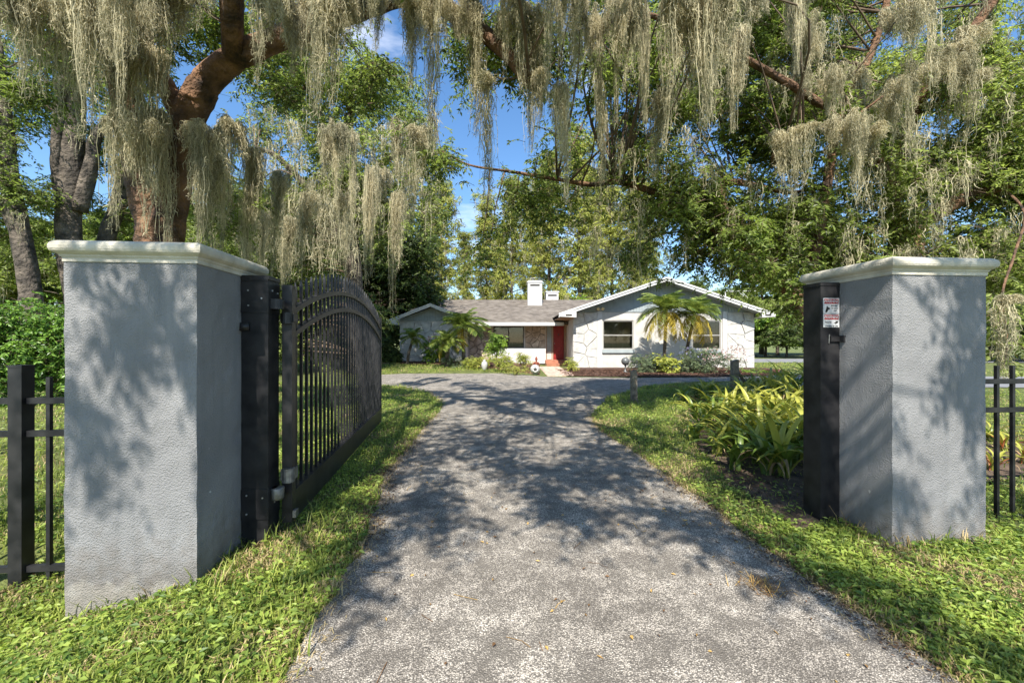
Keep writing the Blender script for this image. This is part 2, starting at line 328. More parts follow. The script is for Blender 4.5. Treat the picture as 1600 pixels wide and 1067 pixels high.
def sheet(name, poly, z, m, fn=None):
    import bmesh
    bm = bmesh.new(); vs = [bm.verts.new((x, y, (fn(x, y) if fn else 0) + z)) for x, y in poly]
    f = bm.faces.new(vs); bmesh.ops.triangulate(bm, faces=[f]); 
    for q in bm.faces:
        if q.normal.z < 0: q.normal_flip()
    me = bpy.data.meshes.new(name); bm.to_mesh(me); bm.free(); me.materials.append(m); return me
struct('driveway', sheet('driveway', DRIVE, .008, MT['asphalt']))
def inpoly(x, y, poly):
    x = np.asarray(x); y = np.asarray(y); ins = np.zeros(x.shape, bool); p = np.array(poly); q = np.roll(p, -1, 0)
    for (x0, y0), (x1, y1) in zip(p, q):
        c = ((y0 > y) != (y1 > y)); 
        if y0 != y1: ins ^= c & (x < (x1 - x0) * (y - y0) / (y1 - y0) + x0)
    return ins
MULCH_R = wob(dense([(2.15, 16.7), (3.5, 16.35), (5.5, 16.2), (8, 16.3), (10, 16.7), (11.6, 17.6), (12.9, 19.5), (13.2, 22), (3.0, 22), (2.15, 21)], .2), .04)
MULCH_L = wob(dense([(-8.5, 22), (-6, 21.7), (-3.5, 21.3), (-1.2, 20.2), (.4, 18.6), (1.25, 17.1), (1.35, 23), (1.35, 25), (-2.6, 25), (-8.5, 23.4)], .2), .04)
struct('mulch_bed', sheet('mulch_bed', MULCH_R, .03, MT['mulch']))
ml = grid('mulch_bed', np.linspace(-8.5, 1.4, 40), np.linspace(17, 25, 34), lambda x, y: np.where(inpoly(x, y, MULCH_L), gz(x, y) + .03, gz(x, y) - .12), MT['mulch'])
struct('mulch_bed', ml)
SOIL = wob(dense([GP(1085, 690), GP(1130, 745), GP(1190, 790), GP(1250, 830), (3.4, 3.6), (7, 5), (7.5, 9.5), (4.2, 9.4), GP(1075, 640)], .15), .04)
struct('soil_bed', sheet('soil_bed', SOIL, .012, MT['soil']))
rd = MB(); rd.add([(13.5, 27, .03), (120, 27, .03), (120, 33, .03), (13.5, 33, .03)], [(0, 1, 2, 3)]); struct('road', rd.mesh('road', MT['road']))
rd = MB(); rd.add([(9, 13.2, .02), (16, 12.4, .02), (60, 10, .02), (60, 14, .02), (16, 16.6, .02), (10, 16.3, .02)], [(0, 1, 2, 3, 4, 5)]); 
struct('side_drive', rd.mesh('side_drive', MT['road']))

# brick path to the porch
pb = MB()
for r_ in range(30):
    for c_ in range(7):
        x = 1.42 + c_ * .128 * 1.2 + (.07 if r_ % 2 else 0); y = 16.72 + r_ * .2
        pb.box(x + .006, min(x + .15, 2.58), y + .006, y + .19, .0, .035 + random.uniform(0, .006))
bp_ = struct('brick_path', pb.mesh('brick_path', MT['brick']))

# ------------------------------------------------------------------ gate pillars
def pillar(u0, label):
    c = G(u0 + .34 + (-.016 if u0 < 0 else .014), 2.944); t = thing('gate_pillar', label, 'pillar', c, TH, 'pillars on either side of the driveway')
    s = MB()                                       # gently uneven stucco faces, finely divided
    k, kz = 10, 26; z0, z1 = -.3, 1.862
    ring = [(-.355 + .71 * i / k, -.355) for i in range(k)] + [(.355, -.355 + .71 * i / k) for i in range(k)] + [(.355 - .71 * i / k, .355) for i in range(k)] + [(-.355, .355 - .71 * i / k) for i in range(k)]
    n_ = len(ring); v = []
    for j in range(kz + 1):
        for x, y in ring: v.append((x + random.uniform(-.003, .003), y + random.uniform(-.003, .003), z0 + (z1 - z0) * j / kz))
    f = [(j * n_ + i, j * n_ + (i + 1) % n_, j * n_ + n_ + (i + 1) % n_, j * n_ + n_ + i) for j in range(kz) for i in range(n_)]
    s.add(v, f); part('column', s, MT['pillar'], t)
    cp = MB(); cp.rings([(.362, 1.855), (.362, 1.878), (.368, 1.884), (.372, 1.894), (.385, 1.902), (.397, 1.912), (.402, 1.925), (.402, 1.942), (.397, 1.957), (.385, 1.968), (.37, 1.974), (.2, 2.0), (.02, 2.025)])
    part('cap', cp, MT['cap'], t)
    return t
PL = pillar(-2.30, 'grey stucco gate pillar beside the open gate leaf, pale stone cap')
PR = pillar(2.83, 'grey stucco gate pillar whose black post carries the warning signs')

# ------------------------------------------------------------------ gate posts
def screw_at(t, pts, nx=0):
    for p in pts:
        s = MB(); x, y, z = p
        if nx: s.box(x, x + .004, y - .006, y + .006, z - .006, z + .006)
        else: s.tube([(x, y, z), (x, y - .004, z)], .006, 8)
        part('screw', s, MT['screw'], t)
gp = thing('gate_post', 'black steel hinge post bolted against the left stone-capped pillar', 'post', G(-1.53, 3.13), TH, 'black steel gate posts')
s = MB(); s.box(-.088, .09, -.08, .08, -.25, 1.83); part('post', s, MT['black'], gp)
s = MB(); s.box(-.09, .096, -.086, .086, 1.832, 1.86); s.box(-.089, .09, -.084, .08, 1.822, 1.832); part('post_cap', s, MT['black'], gp)
s = MB(); s.box(-.0885, .094, -.086, .084, 1.60, 1.815); part('mounting_collar', s, MT['black'], gp)
s = MB(); s.box(-.0885, .094, -.086, .084, .16, .37); part('mounting_collar', s, MT['black'], gp)
screw_at(gp, [(-.04, -.087, 1.755), (.05, -.087, 1.70), (-.038, -.087, 1.65), (-.05, -.087, .33), (.055, -.087, .31), (-.05, -.087, .2)])
screw_at(gp, [(.0945, -.03, 1.76), (.0945, .05, 1.75), (.0945, 0, .25)], 1)
s = MB(); s.box(-.12, -.03, -.10, -.082, 1.475, 1.53); s.tube([(-.115, -.13, 1.50), (-.115, -.08, 1.50)], .024, 12); part('sensor_bracket', s, MT['black'], gp, True)
s = MB(); s.tube([(.125, -.02, 1.63), (.125, -.02, 1.70)], .042, 16); s.box(.09, .125, -.062, .022, 1.63, 1.70); part('hinge_knuckle', s, MT['black'], gp)
s = MB(); s.tube([(.125, -.02, .275), (.125, -.02, .29), (.125, -.02, .355), (.125, -.02, .36)], [.036, .042, .045, .042], 16); s.box(.09, .12, -.05, .01, .28, .36); part('hinge_socket', s, MT['steel'], gp, True)

lp = thing('gate_post', 'black steel latch post carrying two warning signs', 'post', G(2.755, 3.085), TH, 'black steel gate posts')
s = MB(); s.box(-.085, .073, -.085, .085, -.25, 1.83); part('post', s, MT['black'], lp)
s = MB(); s.box(-.089, .073, -.089, .089, 1.832, 1.858); part('post_cap', s, MT['black'], lp)
s = MB(); s.box(-.01, .10, -.10, -.086, 1.40, 1.44); s.box(.062, .105, -.135, -.09, 1.395, 1.445); part('latch_bracket', s, MT['black'], lp)
screw_at(lp, [(.083, -.136, 1.42)])
s = MB(); s.tube([(-.02, -.09, 1.385), (-.02, -.094, 1.455)], .004, 6); part('latch_pin', s, MT['steel'], lp)

def text(body, size, loc, m, parent, align='CENTER', name='lettering', sx=1, bold=0.0):
    c = bpy.data.curves.new(name, 'FONT'); c.body = body; c.size = size; c.align_x = align; c.align_y = 'CENTER'; c.extrude = .0004; c.offset = bold
    c.materials.append(m); tmp = bpy.data.objects.new('lettering_curve', c); COL.objects.link(tmp)
    me = bpy.data.meshes.new_from_object(tmp.evaluated_get(bpy.context.evaluated_depsgraph_get())); bpy.data.objects.remove(tmp); me.name = name
    if not me.materials: me.materials.append(m)
    o = link(name, me, parent, loc, (R(90), 0, 0)); o.scale = (sx, 1, 1); return o
def sign(z0, z1, label, kind):
    c = G(2.755 + .0, 3.0 - .003); t = thing('warning_sign', label, 'sign', (c.x, c.y, z0), TH, 'warning signs on the latch post')
    W, H = .066, z1 - z0
    s = MB(); s.box(-W, W, -.003, .002, 0, H); part('plate', s, MT['signw'], t)
    s = MB(); s.box(-W + .006, W - .006, -.0042, -.003, H - .044, H - .007); part('red_band', s, MT['signr'], t)
    text('WARNING', .034, (0, -.0048, H - .026), MT['signw'], t, sx=.80, bold=.0006)
    if kind == 'dog':
        for i, (tx, x) in enumerate((('BEWARE', .024), ('OF DOG', .026), ('24/7', .032))): text(tx, .017, (x, -.0036, H - .060 - i * .019), MT['signb'], t, sx=.8, bold=.0003)
        s = MB(); sc = .001; hd = [(-52, 12), (-46, 32), (-40, 50), (-36, 58), (-32, 50), (-26, 46), (-14, 41), (-12, 35), (-18, 30), (-26, 29), (-30, 20), (-36, 10), (-46, 6)]
        s.prism([(x * sc, z * sc) for x, z in reversed(hd)], -.0042, -.003); part('dog_head_emblem', s, MT['signb'], t)
    else:
        text('Security', .021, (-.055, -.0036, H - .064), MT['signb'], t, 'LEFT', sx=.82, bold=.0003)
        text('Cameras in Use', .021, (0, -.0036, H - .094), MT['signb'], t, sx=.80, bold=.0003)
        s = MB(); sc = .001; ev = [(18, 50), (26, 56), (34, 56), (34, 62), (46, 66), (55, 62), (52, 52), (42, 50), (40, 44), (33, 44), (30, 50)]
        s.prism([(x * sc, (z - 6) * sc + H - .116) for x, z in ev], -.0042, -.003); part('camera_emblem', s, MT['signb'], t)
sign(1.618, 1.736, 'upper red and white WARNING sign with a black dog head', 'dog')
sign(1.510, 1.614, 'lower red and white WARNING sign about security cameras', 'cam')

# ------------------------------------------------------------------ open gate leaf
gh = Vector((-1.655, 3.06, 0)); ge = Vector((-2.235, 7.05, 0)); gd = ge - gh; GL = gd.length
gt = thing('driveway_gate', 'black arched steel gate leaf standing open along the left verge', 'gate', gh, math.atan2(gd.y, gd.x))
def arch(s_, base, rise): return base + rise * (1 - ((s_ - GL / 2) / (GL / 2)) ** 2)
s = MB(); s.box(0, .075, -.035, .035, .07, 1.815); part('hinge_stile', s, MT['black'], gt)
s = MB(); s.box(GL - .05, GL, -.025, .025, .07, 1.80); part('end_stile', s, MT['black'], gt)
s = MB(); s.box(.075, GL - .05, -.03, .03, .065, .27); s.box(.075, GL - .05, -.036, .036, .262, .285); part('bottom_rail', s, MT['black'], gt)
for base in (1.60, 1.42):
    s = MB(); pts = [.06 + (GL - .09) * i / 36 for i in range(37)]; hw, hh = .022, .021
    v = []
    for a in pts:
        z = arch(a, base, .345); v += [(a, -hw, z - hh), (a, hw, z - hh), (a, hw, z + hh), (a, -hw, z + hh)]
    f = [(i * 4 + j, i * 4 + 4 + j, i * 4 + 4 + (j + 1) % 4, i * 4 + (j + 1) % 4) for i in range(36) for j in range(4)] + [(0, 1, 2, 3), (147, 146, 145, 144)]
    s.add(v, f); part('arched_rail', s, MT['black'], gt)
npk = 31
for i in range(npk):
    a = .075 + (GL - .125) * (i + .75) / (npk + .5); zt = arch(a, 1.60, .345) + .15; h = .0105
    s = MB(); s.box(a - h, a + h, -h, h, .27, zt)
    s.add([(a - h, -h, zt), (a + h, -h, zt), (a + h, h, zt), (a - h, h, zt), (a - .003, -.003, zt + .05), (a + .003, -.003, zt + .05), (a + .003, .003, zt + .05), (a - .003, .003, zt + .05)],
          [(0, 1, 5, 4), (1, 2, 6, 5), (2, 3, 7, 6), (3, 0, 4, 7), (4, 5, 6, 7)])
    part('picket', s, MT['black'], gt)
s = MB(); s.tube([(.0, -.0, 1.53), (.0, -.0, 1.61)], .04, 16); s.box(.0, .085, -.048, .048, 1.545, 1.60); part('hinge_barrel', s, MT['black'], gt)
s = MB(); s.tube([(.0, -.01, .37), (.0, -.01, .47)], .042, 16); s.box(0, .09, -.045, .045, .38, .46); part('hinge_barrel', s, MT['steel'], gt, False)
s = MB(); s.box(.004, .06, -.06, -.036, .10, .15); part('stop_plate', s, MT['steel'], gt)

# ------------------------------------------------------------------ fences
def fence(u0, u1, posts, pk, label, zf):
    t = thing('picket_fence', label, 'fence', G(u0, 2.94), TH, 'black picket fences beside the pillars')
    Lf = u1 - u0
    for z in zf[:3]:
        s = MB(); s.box(0, Lf, -.016, .016, z - .019, z + .019); part('rail', s, MT['black'], t)
    for p in posts:
        s = MB(); x = p - u0; s.box(x - .04, x + .04, -.04, .04, -.35, zf[4]); s.box(x - .043, x + .043, -.043, .043, zf[4], zf[4] + .014); part('post', s, MT['black'], t)
    for p in pk:
        s = MB(); x = p - u0; s.box(x - .0115, x + .0115, -.0115, .0115, zf[2] - .07, zf[3]); part('picket', s, MT['black'], t)
fence(-4.6, -2.30, [-2.90], [-2.735 + .13 * k for k in range(4)] + [-3.06 - .13 * k for k in range(11)], 'black picket fence running left from the pillar beside the gate', (1.02, .81, -.055, 1.17, 1.235))
fence(3.51, 7.4, [5.9], [4.115 + .14 * k for k in range(12)] + [3.975, 3.835, 3.695, 6.06, 6.2, 6.34, 6.48], 'black picket fence running right from the pillar with the warning signs', (1.085, .86, .0, 1.21, 1.3))

# ------------------------------------------------------------------ house
H = thing('house', 'single storey white ranch house with stone panels and red front door', 'house', (3, 25, 0))
FL = .30
def wall(name, x0, x1, y0, y1, z0, z1, m):
    s = MB(); s.box(x0, x1, y0, y1, z0, z1); return wpart(name, s, m, H)
def holed(name, x0, x1, y0, y1, z0, z1, holes, m):      # a wall in the x-z plane with rectangular openings
    s = MB(); xs = sorted({x0, x1, *[h[0] for h in holes], *[h[1] for h in holes]})
    for a, b in zip(xs, xs[1:]):
        hs_ = sorted([h for h in holes if h[0] <= a and h[1] >= b], key=lambda h: h[2]); z = z0
        for h in hs_:
            if h[2] > z: s.box(a, b, y0, y1, z, h[2])
            z = h[3]
        if z1 > z: s.box(a, b, y0, y1, z, z1)
    return wpart(name, s, m, H)
WX0, WX1, WY = 3.22, 12.79, 22.0
win_w = [(4.80, 6.43, .98, 2.52), (9.53, 11.05, .98, 2.52)]
holed('front_wall', WX0, WX1, WY, WY + .2, -.1, 2.95, win_w, MT['stucco'])
wall('side_wall', WX0, WX0 + .2, WY + .2, 31, -.1, 2.95, MT['stucco'])
wall('side_wall', WX1 - .2, WX1, WY + .2, 31, -.1, 2.95, MT['stucco'])
MX0, MX1, MY = -2.6, 3.22, 25.0
win_m = [(-1.12, .72, 1.02, 2.30), (2.06, 2.42, FL, 2.36), (2.46, 3.15, FL, 2.36)]
holed('front_wall', MX0, MX1, MY, MY + .2, -.1, 2.75, win_m, MT['stucco'])
LX0, LX1, LY = -6.33, -2.6, 23.5
holed('front_wall', LX0, LX1, LY, LY + .2, -.1, 2.55, [], MT['stucco'])
wall('side_wall', LX0, LX0 + .2, LY + .2, 33, -.1, 2.55, MT['stucco']); wall('side_wall', LX1 - .2, LX1, LY + .2, 25, -.1, 2.55, MT['stucco'])
wall('back_wall', LX0, WX1, 33, 33.2, -.1, 2.9, MT['stucco'])
wall('interior_floor', LX0 + .2, WX1 - .2, 25.2, 33, 0, FL, MT['brown'])
wall('pilaster', 4.50, 4.76, WY - .06, WY - .003, 0, 2.98, MT['white']); wall('pilaster', 11.12, 11.36, WY - .06, WY - .003, 0, 2.98, MT['white'])
# gable siding: vertical grooved boards
def gable(x0, x1, zb, xp, slope, zp, y, pitch=.15):
    s = MB(); n_ = int((x1 - x0) / pitch)
    for i in range(n_):
        a = x0 + (x1 - x0) * i / n_ + .008; b = x0 + (x1 - x0) * (i + 1) / n_ - .008
        za, zb_ = zp - slope * abs(a - xp), zp - slope * abs(b - xp)
        if max(za, zb_) <= zb + .01: continue
        poly = [(a, zb), (b, zb), (b, max(zb_, zb + .005)), (a, max(za, zb + .005))]
        if a < xp < b: poly.insert(3, (xp, zp))
        s.prism(poly, y - .022, y, bev=0)
    s.prism([(x0, zb), (x1, zb), (x1, max(zb + .01, zp - slope * abs(x1 - xp))), (xp, zp), (x0, max(zb + .01, zp - slope * abs(x0 - xp)))], y + .003, y + .1)
    wpart('gable_siding', s, MT['siding'], H, kind='stuff')
gable(WX0, WX1, 2.952, 7.93, .338, 4.55, WY - .02)
gable(LX0, LX1, 2.552, -4.48, .36, 3.32, LY - .02)
def roofplane(name, a, b, c, d, th, m):                  # a,b eave ends; c,d ridge ends (quad a b c d), thickened downwards
    s = MB(); q = [Vector(p) for p in (a, b, c, d)]; lo = [p - Vector((0, 0, th)) for p in q]
    s.add([*q, *lo], [(0, 1, 2, 3), (7, 6, 5, 4), (0, 4, 5, 1), (1, 5, 6, 2), (2, 6, 7, 3), (3, 7, 4, 0)]); return wpart(name, s, m, H)
# right wing roof (ridge runs back)
rf, rb = 21.3, 31.6; zr = 4.66; ze = 2.80; xl, xr, xm = 2.39, 13.45, 7.92
roofplane('roof_slope', (xl, rf, ze), (xm, rf, zr), (xm, rb, zr), (xl, rb, ze), .05, MT['roof'])
roofplane('roof_slope', (xm, rf, zr), (xr, rf, ze), (xr, rb, ze), (xm, rb, zr), .05, MT['roof'])
def rake(x0, z0, x1, z1, y, h, name='rake_board', t=.05):
    s = MB(); pl = [(x0, z0 - h), (x1, z1 - h), (x1, z1), (x0, z0)]
    if x0 > x1: pl.reverse()
    s.prism(pl, y - t, y); return wpart(name, s, MT['white'], H)
rake(xl, ze + .02, xm, zr + .02, rf - .002, .19); rake(xm, zr + .02, xr, ze + .02, rf - .002, .19)
rake(xl, ze + .045, xm, zr + .045, rf - .055, .09, 'rake_trim', .03); rake(xm, zr + .045, xr, ze + .045, rf - .055, .09, 'rake_trim', .03)
def returnbox(x0, x1, inner, y, z, zr_):                 # boxed eave end with a louvre
    s = MB(); s.prism([(x0, z - .12), (x1, z - .16), (x1, z + zr_), (x0, z)] if x0 < x1 else [(x1, z - .16), (x0, z - .12), (x0, z), (x1, z + zr_)], y - .05, y + .3)
    o = wpart('eave_return', s, MT['white'], H); c = x0 + (x1 - x0) * .55
    s = MB(); s.box(c - .16, c + .16, y - .058, y - .051, z - .09, z + .0); wpart('louvre', s, MT['dframe'], o)
returnbox(2.42, 3.28, 0, rf - .06, 2.79, .22); returnbox(13.43, 12.75, 0, rf - .06, 2.79, .2)
s = MB(); s.box(2.42, 3.2, 21.36, 25, 2.60, 2.64); wpart('soffit', s, MT['brown'], H)
s = MB(); s.box(12.8, 13.4, 21.36, 31, 2.64, 2.68); wpart('soffit', s, MT['white'], H)
s = MB(); s.add([(3.2, 21.32, 2.9), (7.92, 21.32, 4.5), (7.92, 22, 4.5), (3.2, 22, 2.9)], [(0, 1, 2, 3)]); s.add([(7.92, 21.32, 4.5), (12.8, 21.32, 2.85), (12.8, 22, 2.85), (7.92, 22, 4.5)], [(0, 1, 2, 3)]); wpart('rake_soffit', s, MT['siding'], H)
# main roof
ridY, ridZ, eY, eZ = 29.6, 4.36, 23.7, 2.47
roofplane('roof_slope', (-6.9, eY, eZ), (4.6, eY, eZ), (6.0, ridY, ridZ), (-6.0, ridY, ridZ), .05, MT['roof'])
roofplane('roof_slope', (-6.0, ridY, ridZ), (6.0, ridY, ridZ), (7.0, 34, 2.9), (-6.9, 34, 2.9), .05, MT['roof'])
roofplane('roof_slope', (-6.9, eY, eZ), (-6.0, ridY, ridZ), (-6.0, ridY + .01, ridZ), (-6.9, 34, 2.9), .05, MT['roof'])
s = MB(); s.box(-1.9, 2.95, eY - .04, eY - .005, eZ - .17, eZ + .02); wpart('fascia', s, MT['white'], H)
s = MB(); s.box(-2.5, 3.2, eY, MY, eZ - .14, eZ - .1); wpart('soffit', s, MT['brown'], H)
# porch beam ends beside the wing
for z in (2.62, 2.80):
    s = MB(); s.box(2.95, 3.18, 23.2, 24.9, z - .05, z + .05); wpart('porch_beam', s, MT['brown'], H)
s = MB(); s.box(3.1, 3.215, 24.6, 24.72, FL, 2.6); wpart('porch_post', s, MT['brown'], H)
# left gable roof
lf = 22.85; lxl, lxr, lxm, lze, lzr = -6.95, -2.02, -4.48, 2.48, 3.45
roofplane('roof_slope', (lxl, lf, lze), (lxm, lf, lzr), (lxm, 27.5, lzr), (lxl, 27.5, lze), .05, MT['roof'])
roofplane('roof_slope', (lxm, lf, lzr), (lxr, lf, lze), (lxr, 27.5, lze), (lxm, 27.5, lzr), .05, MT['roof'])
rake(lxl, lze + .02, lxm, lzr + .02, lf - .002, .16); rake(lxm, lzr + .02, lxr, lze + .02, lf - .002, .16)
rake(lxl, lze + .04, lxm, lzr + .04, lf - .055, .07, 'rake_trim', .03); rake(lxm, lzr + .04, lxr, lze + .04, lf - .055, .07, 'rake_trim', .03)
s = MB(); s.prism([(-6.9, 2.36), (-6.3, 2.32), (-6.3, 2.7), (-6.9, 2.47)], lf - .11, 27); wpart('eave_return', s, MT['white'], H)
# chimney and roof vent
ch = MB(); ch.box(1.06, 2.02, 27.9, 28.8, 3.6, 5.36); co_ = wpart('chimney', ch, MT['white'], H)
s = MB(); s.box(1.02, 2.06, 27.86, 28.84, 5.362, 5.44); s.box(1.10, 1.98, 27.92, 28.78, 5.44, 5.5); wpart('chimney_cap', s, MT['white'], co_)
s = MB(); s.box(1.22, 1.86, 27.885, 27.897, 5.12, 5.24); wpart('smoke_slot', s, MT['dframe'], co_)
s = MB(); s.tube([(1.42, 28.3, 5.5), (1.42, 28.3, 5.72)], .04, 8); s.tube([(1.2, 28.3, 5.66), (1.6, 28.3, 5.72)], .03, 6); wpart('flue_pipe', s, MT['steel'], co_)
s = MB(); s.box(2.48, 3.36, 30.1, 31, 3.9, 4.95); s.box(2.44, 3.40, 30.06, 31.04, 4.953, 5.03); rv = wpart('roof_vent', s, MT['white'], H)
s = MB(); s.box(2.6, 3.24, 30.085, 30.097, 4.68, 4.80); wpart('vent_slot', s, MT['dframe'], rv)
# stone panels
def clip(poly, px, pz, nx, nz_):
    out = []
    for i in range(len(poly)):
        a, b = poly[i], poly[(i + 1) % len(poly)]; da = (a[0] - px) * nx + (a[1] - pz) * nz_; db = (b[0] - px) * nx + (b[1] - pz) * nz_
        if da <= 0: out.append(a)
        if da * db < 0: t = da / (da - db); out.append((a[0] + (b[0] - a[0]) * t, a[1] + (b[1] - a[1]) * t))
    return out
def stones(x0, x1, z0, z1, y, size, m, back, gap=.0055):
    s = MB(); s.box(x0, x1, y - .02, y - .003, z0, z1); wpart('mortar_bed', s, back, H)
    nx, nz_ = max(2, round((x1 - x0) / size)), max(2, round((z1 - z0) / (size * .85)))
    seeds = [(x0 + (x1 - x0) * (i + .5 + random.uniform(-.42, .42)) / nx, z0 + (z1 - z0) * (j + .5 + random.uniform(-.42, .42)) / nz_) for i in range(nx) for j in range(nz_)]
    for k, (a, b) in enumerate(seeds):
        poly = [(x0, z0), (x1, z0), (x1, z1), (x0, z1)]
        for q, (c, d) in enumerate(seeds):
            if q == k or not poly: continue
            dx, dz = c - a, d - b; L = math.hypot(dx, dz); poly = clip(poly, (a + c) / 2 - dx / L * gap, (b + d) / 2 - dz / L * gap, dx / L, dz / L)
        if len(poly) < 3: continue
        # break long straight joints into natural edges
        pts = []
        for i in range(len(poly)):
            p, q = Vector(poly[i]), Vector(poly[(i + 1) % len(poly)]); pts.append(tuple(p)); L = (q - p).length
            if L > .14:
                mid = p.lerp(q, random.uniform(.35, .65)); cc = (Vector((a, b)) - mid).normalized(); pts.append(tuple(mid + cc * random.uniform(-.004, .022)))
        s = MB(); s.prism(pts, y - .045 - random.uniform(0, .04), y - .018, bev=.014); wpart('stone', s, m, H)
stones(3.23, 4.49, .0, 2.93, WY, .62, MT['wstone'], MT['mortarw']); stones(11.37, 12.78, .0, 2.93, WY, .62, MT['wstone'], MT['mortarw'])
stones(-6.32, -2.62, .2, 2.5, LY, .66, MT['wstone'], MT['mortarw'])
stones(.80, 2.0, 1.02, 2.36, MY, .42, MT['tstone'], MT['mortar'], .014); stones(-2.55, -1.3, .2, 2.36, MY, .45, MT['tstone'], MT['mortar'], .014)
s = MB(); s.box(-1.15, 2.0, MY - .35, MY - .003, .1, .98); wpart('planter_wall', s, MT['white'], H)
# windows
def window(x0, x1, y, z0, z1, fm, sill, mull=1):
    t = .06; s = MB(); s.box(x0, x0 + t, y + .03, y + .12, z0, z1); s.box(x1 - t, x1, y + .03, y + .12, z0, z1); s.box(x0 + t, x1 - t, y + .03, y + .12, z0, z0 + t); s.box(x0 + t, x1 - t, y + .03, y + .12, z1 - t, z1)
    wn = wpart('window', s, fm, H)
    s = MB(); zm = (z0 + z1) / 2 - .02; s.box(x0 + t, x1 - t, y + .03, y + .11, zm - .03, zm + .03)
    if mull > 1: s = MB(); xm_ = (x0 + x1) / 2; s.box(xm_ - .03, xm_ + .03, y + .03, y + .11, z0 + t, z1 - t)
    wpart('sash_bar', s, fm, wn)
    if mull == 1:
        for a, b in ((z0 + t, zm - .03), (zm + .03, z1 - t)):
            s = MB(); s.box(x0 + t, x1 - t, y + .06, y + .068, a, b); wpart('pane', s, MT['glass'], wn)
    else:
        for a, b in ((x0 + t, xm_ - .03), (xm_ + .03, x1 - t)):
            s = MB(); s.box(a, b, y + .06, y + .068, z0 + t, z1 - t); wpart('pane', s, MT['glass'], wn)
    s = MB(); k = int((z1 - z0) / .055)
    for i in range(k):
        z = z0 + .05 + (z1 - z0 - .08) * i / k; s.add([(x0 + .03, y + .135, z), (x1 - .03, y + .135, z), (x1 - .03, y + .175, z + .038), (x0 + .03, y + .175, z + .038)], [(0, 1, 2, 3)])
    for q in range(7):
        x = x0 + .06 + (x1 - x0 - .12) * q / 6; s.box(x - .004, x + .004, y + .13, y + .134, z0 + .05, z1 - .04)
    wpart('blind', s, MT['blind'] if mull == 1 else MT['dframe'], wn)
    s = MB(); s.box(x0 - .06, x1 + .06, y + .6, y + .62, z0 - .1, z1 + .1); wpart('room_shade_sheet', s, MT['dframe'], wn)  # dark sheet behind the blind, shade of the unlit room put into its colour
    if sill: s = MB(); s.box(x0 - .05, x1 + .05, y - .09, y - .003, z0 - .18, z0 - .004); wpart('sill', s, MT['siding'], wn)
for x0, x1, z0, z1 in win_w: window(x0, x1, WY, z0, z1, MT['frame'], True)
window(*win_m[0][:2], MY, *win_m[0][2:], MT['dframe'], False, 2)
# front door and sidelight
x0, x1, z0, z1 = win_m[2]
s = MB(); s.box(x0 + .03, x1 - .03, MY + .05, MY + .1, z0 + .01, z1 - .03)
dd = wpart('front_door', s, MT['red'], H); dw = x1 - x0 - .06
for c_ in range(2):
    for a, b in ((.12, .75), (.88, 1.45), (1.56, 1.88)):
        xa = x0 + .09 + c_ * dw * .48; s = MB(); s.box(xa, xa + dw * .36, MY + .035, MY + .049, z0 + a, z0 + b); wpart('raised_panel', s, MT['red'], dd)
s = MB(); s.tube([(x0 + .10, MY + .0, z0 + .98), (x0 + .10, MY + .05, z0 + .98)], [.03, .02], 10); wpart('knob', s, MT['steel'], dd)
s = MB(); s.tube([(x0 + dw * .53, MY + .035, z0 + 1.48), (x0 + dw * .53, MY + .03, z0 + 1.56)], .03, 8); wpart('knocker', s, MT['dframe'], dd)
s = MB(); s.box(x0 - .02, x0 + .028, MY - .02, MY + .12, z0, z1); s.box(x1 - .028, x1 + .06, MY - .02, MY + .12, z0, z1); s.box(x0 + .03, x1 - .03, MY - .02, MY + .12, z1 - .028, z1 + .04); wpart('door_frame', s, MT['brown'], H)
x0, x1, z0, z1 = win_m[1]
s = MB(); s.box(x0, x0 + .04, MY + .02, MY + .1, z0, z1); s.box(x1 - .04, x1, MY + .02, MY + .1, z0, z1); s.box(x0 + .04, x1 - .04, MY + .02, MY + .1, z0, z0 + .5); sd = wpart('sidelight', s, MT['brown'], H)
s = MB(); s.box(x0 + .04, x1 - .04, MY + .05, MY + .06, z0 + .5, z1); wpart('pane', s, MT['siding'], sd)
s = MB(); s.box(x0 + .045, x1 - .045, MY + .005, MY + .018, z0 + .03, z0 + .5); wpart('kick_panel', s, MT['stucco'], sd)
s = MB(); s.box(1.95, 3.2, 23.5, 24.98, -.05, .16); s.box(1.95, 3.2, 24.1, 24.98, .16, FL); wpart('porch_step', s, MT['brickr'], H)
# floodlight on the gable
s = MB(); s.box(4.56, 4.70, WY - .08, WY - .045, 3.02, 3.12); fl = wpart('floodlight', s, MT['white'], H)
for x in (4.52, 4.76):
    s = MB(); s.lathe([(.03, 0), (.05, .06), (.085, .13), (.085, .15)], 12); o = part('lamp_head', s, MT['warm'], fl, True)
    o.location = Vector((x, WY - .1, 3.14)) - H.location; o.rotation_euler = (R(105), 0, 0)
# roof antenna on the right slope
s = MB(); s.tube([(11.9, 23.2, 3.2), (11.9, 23.2, 4.25)], .03, 6); s.tube([(11.9, 23.2, 4.2), (13.6, 23.2, 4.22)], .014, 5)
for q in range(5): s.tube([(12.1 + q * .22, 22.9, 4.21 - .1 * q), (12.1 + q * .22, 23.5, 4.21)], .012, 5)
wpart('antenna', s, MT['white'], H)


